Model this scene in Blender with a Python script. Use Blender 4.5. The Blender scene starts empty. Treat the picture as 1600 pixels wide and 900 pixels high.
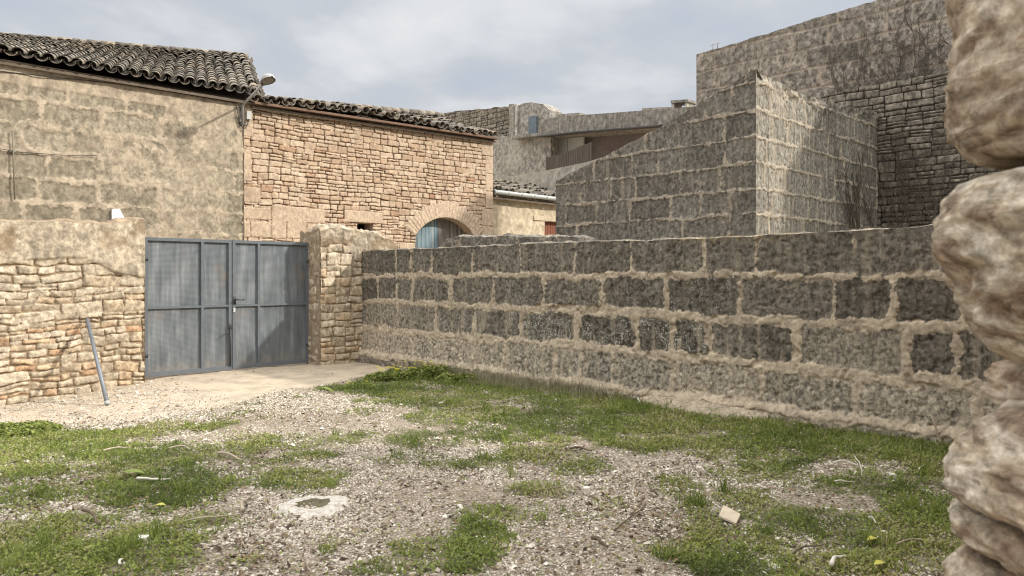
import bpy, math, random
import numpy as np
from mathutils import Vector
random.seed(7)
S = bpy.context.scene
COL = S.collection
R = math.radians
# ------------------------------------------------------------------ camera, world, sun
EYE, F, CX, HY = 1.6, 1155.0, 800.0, 430.0
cam_d = bpy.data.cameras.new("camera"); cam = bpy.data.objects.new("camera", cam_d); COL.objects.link(cam)
cam.location = (0, 0, EYE); cam.rotation_euler = (R(90), 0, 0)
cam_d.sensor_width = 36; cam_d.lens = 36*F/1600; cam_d.shift_y = -20/1600
cam_d.clip_start = 0.05; cam_d.clip_end = 3000
cam_d.dof.use_dof = True; cam_d.dof.focus_distance = 11; cam_d.dof.aperture_fstop = 6.5
S.camera = cam
AU = np.array([0.718, 0.696]); AV = np.array([-0.696, 0.718])   # the place is laid out on this grid (u, v)
def W(u, v, z): return (u*AU[0]+v*AV[0], u*AU[1]+v*AV[1], z)
sun_trav = (-1*AU[0]+1.05*AV[0], -1*AU[1]+1.05*AV[1], -0.93)
to_sun = Vector([-c for c in sun_trav]).normalized()
SUN_EL = math.asin(to_sun.z); SUN_AZ = math.atan2(to_sun.x, to_sun.y)
sd = bpy.data.lights.new("sun", 'SUN'); sd.energy = 3.0; sd.angle = R(1.6); sd.color = (1.0, 0.94, 0.86)
so = bpy.data.objects.new("sun", sd); COL.objects.link(so)
so.rotation_euler = to_sun.to_track_quat('Z', 'Y').to_euler(); so.location = (20, -5, 20)
S.view_settings.view_transform = 'Standard'; S.view_settings.look = 'None'
S.view_settings.exposure = 0.4; S.view_settings.gamma = 1; S.view_settings.use_curve_mapping = False
try:
    S.cycles.max_bounces = 5; S.cycles.diffuse_bounces = 3; S.cycles.transparent_max_bounces = 4
    S.cycles.use_denoising = True; S.cycles.pixel_filter_type = 'BLACKMAN_HARRIS'; S.cycles.filter_width = 1.1
except Exception: pass

class NT:
    """short hand for building node trees"""
    def __init__(s, tree):
        s.t = tree; tree.nodes.clear()
    def n(s, typ, **kw):
        x = s.t.nodes.new(typ)
        for k, v in kw.items(): setattr(x, k, v)
        return x
    def put(s, sock, v):
        if isinstance(v, bpy.types.NodeSocket): s.t.links.new(v, sock)
        elif v is not None:
            if isinstance(v, (tuple, list)) and sock.type == 'RGBA' and len(v) == 3: v = (*v, 1)
            sock.default_value = v
    def math(s, op, a, b=None, c=None, clamp=False):
        x = s.n('ShaderNodeMath', operation=op, use_clamp=clamp)
        for i, v in enumerate((a, b, c)):
            if v is not None: s.put(x.inputs[i], v)
        return x.outputs[0]
    def mix(s, f, a, b, mode='MIX'):
        x = s.n('ShaderNodeMix', data_type='RGBA', blend_type=mode)
        s.put(x.inputs[0], f); s.put(x.inputs[6], a); s.put(x.inputs[7], b)
        return x.outputs[2]
    def noise(s, vec, scale, detail=4, rough=0.55, dist=0.0, out=0):
        x = s.n('ShaderNodeTexNoise'); s.put(x.inputs['Vector'], vec)
        s.put(x.inputs['Scale'], scale); x.inputs['Detail'].default_value = detail
        x.inputs['Roughness'].default_value = rough; x.inputs['Distortion'].default_value = dist
        return x.outputs[out]
    def vor(s, vec, scale, feature='F1', out='Distance', rnd=1.0):
        x = s.n('ShaderNodeTexVoronoi', feature=feature); s.put(x.inputs['Vector'], vec)
        x.inputs['Scale'].default_value = scale; x.inputs['Randomness'].default_value = rnd
        return x.outputs[out]
    def ramp(s, f, stops, interp='LINEAR'):
        x = s.n('ShaderNodeValToRGB'); s.put(x.inputs[0], f); cr = x.color_ramp; cr.interpolation = interp
        while len(cr.elements) < len(stops): cr.elements.new(0.5)
        for e, (p, c) in zip(cr.elements, stops):
            e.position = p; e.color = (c, c, c, 1) if isinstance(c, (int, float)) else (*c, 1)
        return x.outputs[0]
    def step(s, f, a, b): return s.ramp(f, [(a, 0.0), (b, 1.0)])
    def coord(s, which='Object'): return s.n('ShaderNodeTexCoord').outputs[which]
    def scale(s, vec, sc):
        x = s.n('ShaderNodeMapping'); s.put(x.inputs['Vector'], vec); x.inputs['Scale'].default_value = sc
        return x.outputs[0]
    def attr(s, name): return s.n('ShaderNodeAttribute', attribute_name=name).outputs['Fac']
    def bump(s, h, strength=0.5, dist=0.01, normal=None):
        x = s.n('ShaderNodeBump'); s.put(x.inputs['Height'], h)
        x.inputs['Strength'].default_value = strength; x.inputs['Distance'].default_value = dist
        if normal is not None: s.put(x.inputs['Normal'], normal)
        return x.outputs[0]
    def surface(s, col, rough=0.9, normal=None, metal=0.0, spec=0.3):
        b = s.n('ShaderNodeBsdfPrincipled'); s.put(b.inputs['Base Color'], col); s.put(b.inputs['Roughness'], rough)
        b.inputs['Metallic'].default_value = metal; b.inputs['Specular IOR Level'].default_value = spec
        if normal is not None: s.put(b.inputs['Normal'], normal)
        o = s.n('ShaderNodeOutputMaterial'); s.t.links.new(b.outputs[0], o.inputs[0]); return b
def mat(name):
    m = bpy.data.materials.new(name); m.use_nodes = True; return m, NT(m.node_tree)

wd = bpy.data.worlds.new("World"); S.world = wd; wd.use_nodes = True
g = NT(wd.node_tree)
sky = g.n('ShaderNodeTexSky', sky_type='NISHITA'); sky.sun_disc = False
sky.sun_elevation = SUN_EL; sky.sun_rotation = SUN_AZ; sky.air_density = 1.2; sky.dust_density = 2.0; sky.ozone_density = 1.5
dirv = g.coord('Generated')
sep = g.n('ShaderNodeSeparateXYZ'); g.put(sep.inputs[0], dirv)
zz = g.math('ADD', g.math('MAXIMUM', sep.outputs[2], 0.0), 0.22)
cmb = g.n('ShaderNodeCombineXYZ')
g.put(cmb.inputs[0], g.math('DIVIDE', sep.outputs[0], zz)); g.put(cmb.inputs[1], g.math('DIVIDE', sep.outputs[1], zz))
n1 = g.noise(cmb.outputs[0], 1.1, 6, 0.52, 0.25); n2 = g.noise(cmb.outputs[0], 2.8, 5, 0.5, 0.1)
cl = g.math('ADD', g.math('MULTIPLY', n1, 0.7), g.math('MULTIPLY', n2, 0.3))
shade = g.ramp(cl, [(0.38, (5.5, 6.0, 6.9)), (0.46, (6.3, 6.6, 7.1)), (0.52, (7.7, 7.9, 8.2)), (0.61, (9.2, 9.2, 9.2))])
# cloud cover is thinner, hence brighter, overhead
up = g.ramp(sep.outputs[2], [(0.0, 0.96), (0.38, 1.0), (0.60, (3.3, 3.2, 3.0)), (1.0, (4.3, 4.15, 3.95))])
clouds = g.mix(1.0, shade, up, 'MULTIPLY')
final = g.mix(0.93, sky.outputs[0], clouds)
bg = g.n('ShaderNodeBackground'); g.put(bg.inputs[0], final); bg.inputs[1].default_value = 0.075
wo = g.n('ShaderNodeOutputWorld'); g.t.links.new(bg.outputs[0], wo.inputs[0])

# ------------------------------------------------------------------ maths helpers
_tab = np.random.RandomState(5).rand(16, 512, 512).astype(np.float32)
def vn(x, y, seed=0):
    x = np.asarray(x, float)+seed*13.7; y = np.asarray(y, float)+seed*7.3
    xi = np.floor(x).astype(int); yi = np.floor(y).astype(int); fx = x-xi; fy = y-yi
    fx = fx*fx*(3-2*fx); fy = fy*fy*(3-2*fy); t = _tab[seed % 16]
    a = t[yi & 511, xi & 511]; b = t[yi & 511, (xi+1) & 511]; c = t[(yi+1) & 511, xi & 511]; d = t[(yi+1) & 511, (xi+1) & 511]
    return (a*(1-fx)+b*fx)*(1-fy)+(c*(1-fx)+d*fx)*fy
def fbm(x, y, f=1.0, o=4, seed=0, gain=0.5):
    s = 0; a = 1; n = 0
    for i in range(o):
        s = s+a*(vn(np.asarray(x)*f, np.asarray(y)*f, seed+i)-0.5); n += a; a *= gain; f *= 2.03
    return s/n*2
def sm(x, a, b):
    t = np.clip((np.asarray(x, float)-a)/(b-a), 0, 1); return t*t*(3-2*t)
# a point of the photograph seen on one of the place's planes -> (s, z) on that plane
def on(plane, c, px, py):
    d = (px-CX)/F
    if plane == 'A': Y = c/(d*AU[0]+AU[1])           # plane u = c, s = v
    else: Y = c/(d*AV[0]+AV[1])                      # plane v = c, s = u
    X = d*Y; z = EYE-(py-HY)/F*Y
    return ((X*AV[0]+Y*AV[1]) if plane == 'A' else (X*AU[0]+Y*AU[1])), z
def PP(plane, c, s, z, h=0.0):                        # h = metres in front of the plane (towards the yard)
    return W(c-h, s, z) if plane == 'A' else W(s, c-h, z)
def topfn(plane, c, pts, rough=0.012, seed=3, f=5):
    q = sorted(on(plane, c, a, b) for a, b in pts); xs = [a for a, b in q]; zs = [b for a, b in q]
    return lambda s: np.interp(s, xs, zs)+fbm(s, np.zeros_like(s)+seed, f, 3, seed)*rough

class Acc:
    """collects geometry of ONE mesh object"""
    def __init__(s): s.v = []; s.q = []; s.t = []; s.at = {}; s.n = 0; s.poly = []
    def add(s, v, q=None, t=None, **at):
        v = np.asarray(v, float).reshape(-1, 3); k = len(v)
        if q is not None and len(q): s.q.append(np.asarray(q, int)+s.n)
        if t is not None and len(t): s.t.append(np.asarray(t, int)+s.n)
        for a in set(at) | set(s.at):
            if a not in s.at: s.at[a] = [np.zeros(s.n)]
            s.at[a].append(np.broadcast_to(np.asarray(at.get(a, 0.0), float).ravel(), (k,)) if a in at else np.zeros(k))
        s.v.append(v); s.n += k
    def box(s, c0, c1, rot=None, **at):
        x0, y0, z0 = c0; x1, y1, z1 = c1
        v = np.array([(x, y, z) for z in (z0, z1) for (x, y) in ((x0, y0), (x1, y0), (x1, y1), (x0, y1))])
        if rot: v = np.array([rot(*p) for p in v])
        s.add(v, [(0, 3, 2, 1), (4, 5, 6, 7), (0, 1, 5, 4), (1, 2, 6, 5), (2, 3, 7, 6), (3, 0, 4, 7)], **at)
    def tube(s, pts, r, n=8, caps=True, **at):
        pts = np.asarray(pts, float); k = len(pts); rr = np.broadcast_to(np.asarray(r, float), (k,))
        T = np.gradient(pts, axis=0); T /= np.linalg.norm(T, axis=1)[:, None]+1e-9
        up = np.array([0, 0, 1.0]) if abs(T[0][2]) < 0.9 else np.array([1.0, 0, 0])
        V = []
        for i in range(k):
            a = np.cross(T[i], up); a /= np.linalg.norm(a)+1e-9; b = np.cross(a, T[i]); up = b
            for j in range(n):
                th = 2*math.pi*j/n; V.append(pts[i]+rr[i]*(math.cos(th)*a+math.sin(th)*b))
        Q = [(i*n+j, i*n+(j+1) % n, (i+1)*n+(j+1) % n, (i+1)*n+j) for i in range(k-1) for j in range(n)]
        Tt = []
        if caps:
            V += [pts[0], pts[-1]]
            Tt = [(k*n, (j+1) % n, j) for j in range(n)]+[(k*n+1, (k-1)*n+j, (k-1)*n+(j+1) % n) for j in range(n)]
        s.add(V, Q, Tt, **at)
    def grid(s, P, keep=None, flip=False, **at):      # P (nz, ns, 3)
        nz, ns = P.shape[:2]; idx = np.arange(nz*ns).reshape(nz, ns)
        q = np.stack([idx[:-1, :-1], idx[:-1, 1:], idx[1:, 1:], idx[1:, :-1]], -1)
        if keep is not None: q = q[keep]
        q = q.reshape(-1, 4)
        if flip: q = q[:, ::-1]
        s.add(P.reshape(-1, 3), q, **at)
def link(name, me, m, parent=None, origin=None):
    if m is not None: me.materials.append(m)
    o = bpy.data.objects.new(name, me); COL.objects.link(o)
    if parent is not None: o.parent = parent
    return o
def wloc(o):
    p = Vector(o.location)
    while o.parent is not None: o = o.parent; p = p+Vector(o.location)
    return p
def build(name, acc, m, parent=None, smooth=True):
    v = np.concatenate(acc.v); origin = np.array([(v[:, 0].min()+v[:, 0].max())/2, (v[:, 1].min()+v[:, 1].max())/2, v[:, 2].min()])
    if parent is not None: base = np.array(wloc(parent))
    else: base = np.zeros(3)
    v = v-origin
    q = np.concatenate(acc.q) if acc.q else np.zeros((0, 4), int); t = np.concatenate(acc.t) if acc.t else np.zeros((0, 3), int)
    me = bpy.data.meshes.new(name)
    me.vertices.add(len(v)); me.vertices.foreach_set('co', v.astype(np.float32).ravel())
    nl = len(q)*4+len(t)*3; me.loops.add(nl); me.loops.foreach_set('vertex_index', np.concatenate([q.ravel(), t.ravel()]).astype(np.int32))
    me.polygons.add(len(q)+len(t))
    me.polygons.foreach_set('loop_start', np.concatenate([np.arange(len(q))*4, len(q)*4+np.arange(len(t))*3]).astype(np.int32))
    me.polygons.foreach_set('use_smooth', np.full(len(q)+len(t), smooth))
    me.update(calc_edges=True)
    for a, l in acc.at.items():
        at = me.attributes.new(a, 'FLOAT', 'POINT'); at.data.foreach_set('value', np.concatenate(l).astype(np.float32))
    me.validate()
    o = link(name, me, m, parent); o.location = origin-base
    return o
def tag(o, label=None, cat=None, group=None, kind=None):
    if label: o['label'] = label
    if cat: o['category'] = cat
    if group: o['group'] = group
    if kind: o['kind'] = kind
    return o
def empty(name, loc, label, cat, group=None):
    o = bpy.data.objects.new(name, None); COL.objects.link(o); o.location = loc
    o.empty_display_size = 0.2
    return tag(o, label, cat, group)

# ------------------------------------------------------------------ masonry layouts
def rubble(s0, s1, z0, z1, w=(0.2, 0.45), h=(0.09, 0.19), rs=None, band=(0.4, 0.6), seg=(0.7, 1.5), split=0.15):
    out = []; rs = rs or random.Random(1); z = z0
    while z < z1:
        bh = rs.uniform(*band); s = s0-rs.uniform(0, 0.5)
        while s < s1:
            sl = rs.uniform(*seg); zz_ = z; rows = []
            while zz_ < z+bh-0.04: rh = rs.uniform(*h); rows.append(rh); zz_ += rh
            k = bh/sum(rows); zz_ = z
            for rh in rows:
                rh *= k; x = s; ws = []
                while x < s+sl-0.1: ww = rs.uniform(*w)*(0.75+rh*1.6); ws.append(ww); x += ww
                kk = sl/sum(ws); x = s
                for ww in ws:
                    ww *= kk
                    if rs.random() < split and rh > 0.12:
                        c = rs.uniform(.4, .6)*rh; out += [(x, x+ww, zz_, zz_+c), (x, x+ww, zz_+c, zz_+rh)]
                    else: out.append((x, x+ww, zz_, zz_+rh))
                    x += ww
                zz_ += rh
            s += sl
        z += bh
    return [b for b in out if b[1] > s0-.1 and b[0] < s1+.1]
def ashlar(rows, s0, s1, w=(0.55, 0.95), rs=None):
    rs = rs or random.Random(2); out = []
    for a, b in zip(rows[:-1], rows[1:]):
        x = s0-rs.uniform(0, .5)
        while x < s1:
            ww = rs.uniform(*w); out.append((x, x+ww, a, b)); x += ww
    return out
def raster(S_, Z_, blocks, gap, rad=0.03, warp=0.012, wf=7.0, lowwarp=0.0, seed=0, rot=0.0, rag=0.0):
    """signed distance inside the nearest block, and two random numbers of that block"""
    ns = S_.shape[1]; nz = S_.shape[0]
    ws = S_+fbm(S_, Z_, wf, 3, seed+1)*warp+fbm(S_, Z_, 0.6, 2, seed+3)*lowwarp*0.5
    wz = Z_+fbm(S_, Z_, wf, 3, seed+2)*warp+fbm(S_, Z_, 0.7, 2, seed+4)*lowwarp
    D = np.full(S_.shape, -0.2); A = np.zeros(S_.shape); B = np.zeros(S_.shape); C = np.zeros(S_.shape); G = np.zeros(S_.shape)
    sv = S_[0]; zv = Z_[:, 0] if not np.isnan(Z_[0, 0]) else Z_[:, 0]
    zmax = Z_.max(axis=1); zmin = Z_.min(axis=1); rs = random.Random(seed+100)
    for b in blocks:
        x0, x1, a, c = b[:4]; gp = b[4] if len(b) > 4 and b[4] is not None else gap*rs.uniform(.7, 1.3)
        r1 = b[5] if len(b) > 5 and b[5] is not None else rs.random(); r2 = rs.random(); r3 = b[6] if len(b) > 6 else 0.0
        m = warp+lowwarp+0.03
        i0 = np.searchsorted(sv, x0-m); i1 = np.searchsorted(sv, x1+m)
        j0 = np.searchsorted(zmax, a-m); j1 = np.searchsorted(zmin, c+m)
        ang = rs.uniform(-1, 1)*rot; tx = rs.uniform(-1, 1); tz = rs.uniform(-1, 1)
        if i1 <= i0 or j1 <= j0: continue
        X = ws[j0:j1, i0:i1]-(x0+x1)/2; Zq = wz[j0:j1, i0:i1]-(a+c)/2
        Zr = Zq+X*ang+X*tx*0.02*(Zq > 0); Xr = X-Zq*ang*1.5
        hx, hz = (x1-x0)/2-gp/2, (c-a)/2-gp/2; rr = min(rad, hx*.8, hz*.8)
        qx = np.abs(Xr)-(hx-rr); qz = np.abs(Zr)-(hz-rr)
        d = -(np.hypot(np.maximum(qx, 0), np.maximum(qz, 0))+np.minimum(np.maximum(qx, qz), 0)-rr)
        sub = D[j0:j1, i0:i1]; mk = d > sub
        sub[mk] = d[mk]
        A[j0:j1, i0:i1][mk] = r1; B[j0:j1, i0:i1][mk] = r2; C[j0:j1, i0:i1][mk] = (X/max(hx, .05)*tx+Zq/max(hz, .05)*tz)[mk]
        G[j0:j1, i0:i1][mk] = r3
    if rag: D = D+fbm(S_, Z_, 11, 3, seed+5)*rag+fbm(S_, Z_, 32, 2, seed+6)*rag*.5+fbm(S_, Z_, 3.2, 2, seed+8)*rag*.8
    return D, A, B, C, G
def face(acc, plane, c, s0, s1, zb, top, res, prof, keepfn=None, flip=None):
    """height field of masonry on a grid plane; prof(S,Z) -> h, dict of attributes"""
    ns = max(3, int((s1-s0)/res)+1); sv = np.linspace(s0, s1, ns); tz = top(sv); zt = tz.max()
    nz = max(3, int((zt-zb)/res)+1); zv = np.linspace(zb, zt, nz)
    S_, Z_ = np.meshgrid(sv, zv); Z_ = np.minimum(Z_, tz[None, :]); h, at = prof(S_, Z_)
    if plane == 'A': u, v = c-h, S_
    else: u, v = S_, c-h
    P = np.stack([u*AU[0]+v*AV[0], u*AU[1]+v*AV[1], Z_], -1)
    keep = ~((Z_[1:, :-1]-Z_[:-1, :-1] < 1e-6) & (Z_[1:, 1:]-Z_[:-1, 1:] < 1e-6))
    if keepfn is not None:
        sc = (S_[1:, 1:]+S_[:-1, :-1])/2; zc = (Z_[1:, 1:]+Z_[:-1, :-1])/2; keep &= keepfn(sc, zc)
    acc.grid(P, keep, flip=(plane == 'A') if flip is None else flip, **{k: x for k, x in at.items()})
    # return the top edge for the cap
    return sv, tz, h[-1], {k: np.asarray(x)[-1] for k, x in at.items()}
def cap(acc, plane, c, edge, thick, rough=0.03, nt=12, crown=0.02, back=True, zb=0.0, seed=9, mort=None, ends=True, drop=0.0):
    sv, tz, h, at = edge; t = np.linspace(0, 1, nt)[:, None]; hh = h[None, :]*(1-t)-thick*t
    zz_ = tz[None, :]+(fbm(np.broadcast_to(sv[None, :], hh.shape), t*thick, 6, 4, seed)*rough+crown)*np.sin(np.clip(t, 0, 1)*math.pi)**0.5
    zz_ = zz_-drop*t
    s2 = np.broadcast_to(sv[None, :], hh.shape)
    if plane == 'A': u, v = c-hh, s2
    else: u, v = s2, c-hh
    P = np.stack([u*AU[0]+v*AV[0], u*AU[1]+v*AV[1], zz_], -1)
    a2 = {k: np.broadcast_to(x[None, :], hh.shape) for k, x in at.items()}
    if mort is not None: a2['mask'] = np.full(hh.shape, mort)
    acc.grid(P, flip=(plane == 'A'), **a2)
    if back:
        Pb = np.stack([P[-1], P[-1]*[1, 1, 0]+[0, 0, zb]]); acc.grid(Pb, flip=(plane == 'A'), **{k: np.stack([x[-1], x[-1]]) for k, x in a2.items()})
        for i in ((0, -1) if ends else ()):
            a = P[:, i]; E = np.stack([a, a*[1, 1, 0]+[0, 0, zb]]); acc.grid(E, flip=((i == 0) == (plane == 'A')), **{k: np.stack([x[:, i], x[:, i]]) for k, x in a2.items()})

# ------------------------------------------------------------------ materials
def stone_mat(name, cols, mortar, dark=(0.05, 0.044, 0.036), spots=0.0, bump=0.6, grain=26, stain=(0.10, 0.085, 0.065), stain_amt=0.35, contrast=0.5,
              aniso=.8, joint_dark=0.0, soft=0.22, streak=0.0, ochre=False, mvar=0.3):
    m, g = mat(name); co = g.coord(); mask = g.attr('mask'); rnd = g.attr('rnd'); lich = g.attr('lich'); grime = g.attr('grime')
    nf = g.noise(co, grain, 6, 0.65); nm = g.noise(co, 5.5, 5, 0.6, 0.3); nl = g.noise(co, 1.3, 4, 0.6); nx = g.noise(co, grain*3.2, 3, 0.6)
    col = g.ramp(rnd, [(i/(len(cols)-1), c) for i, c in enumerate(cols)])
    var = g.math('ADD', g.math('MULTIPLY', g.math('SUBTRACT', nf, 0.5), contrast*2.2), g.math('ADD', g.math('MULTIPLY', g.math('SUBTRACT', nm, 0.5), contrast*1.6), 1.0))
    col = g.mix(1.0, col, g.ramp(g.math('MULTIPLY', var, 0.5), [(0, 0.0), (1, 2.0)]), 'MULTIPLY')
    col = g.mix(g.math('MULTIPLY', g.step(nm, 0.5, 0.72), stain_amt), col, stain)
    npk = g.noise(g.scale(co, (1, 1, aniso)), grain*.7, 7, 0.72, 0.3); col = g.mix(1.0, col, g.ramp(npk, [(0.38, max(0.1, 1-contrast*.8)), (0.5, 1.0), (0.64, 1+contrast*1.0)]), 'MULTIPLY')
    mcol = g.mix(1.0, mortar, g.ramp(g.math('ADD', g.math('MULTIPLY', npk, .6), g.math('MULTIPLY', nm, .4)), [(0.36, 1-mvar*1.5), (0.64, 1+mvar)]), 'MULTIPLY')
    mcol = g.mix(g.math('MULTIPLY', g.step(nl, 0.52, 0.68), 0.5), mcol, tuple(c*0.62 for c in mortar))
    mk = g.math('ADD', mask, g.math('MULTIPLY', g.math('SUBTRACT', g.math('ADD', g.math('MULTIPLY', nf, 0.5), g.math('MULTIPLY', nm, .5)), 0.5), soft*5))
    mk = g.step(mk, 0.4, 0.6)
    col = g.mix(mk, mcol, col)
    # dark weathering, with vertical runs
    cs = g.scale(co, (1, 1, 0.16)); nv = g.noise(cs, 9, 5, 0.6)
    gr = g.math('MULTIPLY', g.step(g.math('ADD', g.math('MULTIPLY', nv, .55), g.math('MULTIPLY', nf, .45)), 0.40, 0.62), grime)
    col = g.mix(gr, col, g.mix(nm, dark, tuple(min(1, c*2.6) for c in dark)))
    if streak:
        st = g.math('MULTIPLY', g.step(g.noise(g.scale(co, (1, 1, 0.1)), 11, 4, 0.55, 0.2), 0.54, 0.66), g.attr('streak'))
        col = g.mix(g.math('MULTIPLY', st, streak), col, mortar)
    if spots:
        v = g.vor(co, 38); sz = g.math('MULTIPLY', g.noise(co, 7.0, 3, 0.6), 0.80)
        sp = g.math('LESS_THAN', g.math('ADD', v, g.math('MULTIPLY', nx, 0.25)), g.math('MULTIPLY', sz, lich))
        col = g.mix(g.math('MULTIPLY', sp, spots), col, (0.50, 0.49, 0.44))
        v3 = g.vor(co, 90); sp3 = g.math('LESS_THAN', v3, g.math('MULTIPLY', g.step(nm, 0.45, 0.7), g.math('ADD', 0.16, g.math('MULTIPLY', lich, 0.3))))
        col = g.mix(g.math('MULTIPLY', sp3, 0.7), col, (0.33, 0.31, 0.26))
    if ochre:
        oc = g.math('MULTIPLY', g.step(nf, 0.5, 0.6), g.attr('ochre')); col = g.mix(g.math('MULTIPLY', oc, 0.8), col, (0.30, 0.20, 0.06))
    hgt = g.math('ADD', g.math('MULTIPLY', nf, 0.6), g.math('MULTIPLY', nx, 0.4)); hgt = g.math('ADD', hgt, g.math('MULTIPLY', npk, .8))
    mcol = mcol
    pit = g.step(g.vor(co, grain*1.3), 0.0, 0.22)
    hgt = g.math('ADD', hgt, g.math('MULTIPLY', pit, 0.25))
    g.surface(col, 0.95, g.bump(hgt, bump, 0.012), spec=0.15); return m
def plain(name, col, rough=0.8, var=0.25, scale=8, metal=0.0, rust=None, bumpd=0.003, spec=0.3, vert=False):
    m, g = mat(name); co = g.coord()
    if vert: co = g.scale(co, (1, 1, 0.12))
    n = g.noise(co, scale, 6, 0.6); n2 = g.noise(co, scale*5, 4, 0.6)
    c = g.mix(1.0, col, g.ramp(g.math('ADD', g.math('MULTIPLY', n, .6), g.math('MULTIPLY', n2, .4)), [(0.3, 1-var), (0.7, 1+var)]), 'MULTIPLY')
    if rust: c = g.mix(g.math('MULTIPLY', g.step(g.noise(co, scale*.6, 6, .7), .56, .70), rust[1]), c, rust[0])
    g.surface(c, rough, g.bump(n2, 0.4, bumpd), metal=metal, spec=spec); return m

M_dark = stone_mat('dark_ashlar', [(0.110, 0.097, 0.078), (0.155, 0.137, 0.110), (0.21, 0.185, 0.150), (0.31, 0.27, 0.21), (0.38, 0.325, 0.25)], (0.52, 0.43, 0.32),
                   spots=0.85, contrast=0.75, soft=0.62, streak=0.8, ochre=True, stain=(0.19, 0.165, 0.13), stain_amt=0.6, grain=30, aniso=.85, mvar=.35)
M_tower = stone_mat('tower_ashlar', [(0.145, 0.131, 0.110), (0.20, 0.181, 0.151), (0.24, 0.22, 0.185), (0.33, 0.30, 0.245)], (0.46, 0.39, 0.30),
                    spots=0.35, contrast=0.7, soft=0.62, streak=0.75, stain=(0.17, 0.155, 0.125), stain_amt=0.5, grain=22, ochre=True)
M_barn = stone_mat('barn_rubble', [(0.41, 0.29, 0.195), (0.50, 0.38, 0.265), (0.56, 0.44, 0.32), (0.52, 0.405, 0.29), (0.48, 0.345, 0.235), (0.38, 0.225, 0.14)], (0.22, 0.14, 0.09),
                   contrast=0.26, soft=0.05, stain=(0.40, 0.28, 0.18), stain_amt=0.35, grain=18, bump=0.5, dark=(0.09, 0.06, 0.04))
M_ash = stone_mat('ochre_ashlar', [(0.235, 0.20, 0.145), (0.30, 0.255, 0.185), (0.37, 0.315, 0.232), (0.44, 0.36, 0.262)], (0.48, 0.395, 0.29),
                  contrast=0.45, soft=0.42, stain=(0.22, 0.20, 0.145), stain_amt=0.75, grain=14, bump=0.6, dark=(0.10, 0.085, 0.06), mvar=0.35)
M_dry = stone_mat('field_stone', [(0.40, 0.33, 0.24), (0.47, 0.395, 0.29), (0.54, 0.455, 0.345), (0.44, 0.365, 0.265), (0.49, 0.36, 0.235), (0.47, 0.26, 0.145)], (0.34, 0.255, 0.17),
                  contrast=0.5, soft=0.06, stain=(0.30, 0.26, 0.19), stain_amt=0.5, grain=16, bump=0.8, dark=(0.10, 0.085, 0.065))
M_greyrub = stone_mat('grey_rubble', [(0.15, 0.13, 0.105), (0.20, 0.175, 0.14), (0.26, 0.225, 0.18), (0.18, 0.158, 0.125)], (0.06, 0.05, 0.04),
                  contrast=0.7, soft=0.05, grain=14, bump=0.8, stain=(0.22, 0.19, 0.14), stain_amt=0.4)
M_tall = stone_mat('weathered_render', [(0.21, 0.185, 0.155), (0.27, 0.238, 0.20), (0.33, 0.285, 0.235)], (0.42, 0.345, 0.27),
                  contrast=0.8, soft=0.5, grain=12, bump=0.8, dark=(0.09, 0.08, 0.066), stain=(0.34, 0.26, 0.19), stain_amt=0.5)

# ------------------------------------------------------------------ ground
def gz(X, Y):
    X = np.asarray(X, float); Y = np.asarray(Y, float); u = X*AU[0]+Y*AU[1]; v = X*AV[0]+Y*AV[1]
    z = 0.06*sm(11-v, 0, 9)*sm(u, 3, 7)-0.17*sm(4.6-u, 0, 2.6)*sm(v, 6, 11)
    return z+fbm(X, Y, 0.5, 3, 2)*0.02*(1-sm(v, 9.5, 11.5))+fbm(X, Y, 2.5, 3, 6)*0.012
def gp(px, py, z=0.0):
    Y = (EYE-z)*F/(py-HY); return (px-CX)/F*Y, Y
patches = [(60, 678, 130, 26, 1.0), (280, 664, 80, 16, 1.0), (150, 700, 230, 26, .9), (90, 770, 130, 45, .62), (60, 850, 140, 50, .85), (240, 775, 130, 40, .85), (210, 735, 230, 30, .8),
    (350, 705, 110, 28, .7), (440, 752, 80, 22, .85), (250, 845, 80, 40, .7), (150, 890, 160, 30, .7), (600, 603, 95, 16, 1.0), (690, 590, 70, 14, 1.0), (720, 628, 130, 22, 1.0), (860, 655, 170, 32, 1.0), (960, 640, 120, 30, 1.0),
    (1010, 685, 160, 28, 1.0), (770, 680, 90, 18, .7), (655, 688, 55, 13, .75), (545, 685, 50, 12, .6), (500, 712, 45, 8, .8), (1160, 700, 140, 24, 1.0), (1300, 712, 190, 24, 1.0),
    (1430, 715, 100, 36, 1.0), (830, 722, 90, 20, .75), (900, 735, 60, 14, .6), (765, 850, 45, 50, .85), (810, 812, 70, 18, .75), (850, 772, 45, 12, .7), (1090, 800, 50, 60, .62), (1080, 868, 90, 26, .85),
    (1210, 755, 130, 26, .7), (1340, 765, 150, 30, .7), (1300, 835, 200, 36, .66), (1240, 885, 190, 24, .9), (1430, 800, 90, 60, .7), (1150, 785, 60, 18, .6), (640, 860, 50, 18, .5), (590, 890, 60, 20, .55), (480, 690, 40, 12, .4), (700, 655, 90, 14, .7), (560, 645, 40, 8, .5), (660, 720, 60, 10, .4), (1500, 860, 90, 60, .7), (40, 740, 100, 20, .7)]
PW = []
for (a, b, rx, ry, dn) in patches:
    X0, Y0 = gp(a, b); Y1 = gp(a, b-ry)[1]; Y2 = gp(a, b+ry)[1]; PW.append((X0, (Y1+Y2)/2, rx/F*Y0, (Y1-Y2)/2, dn))
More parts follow.
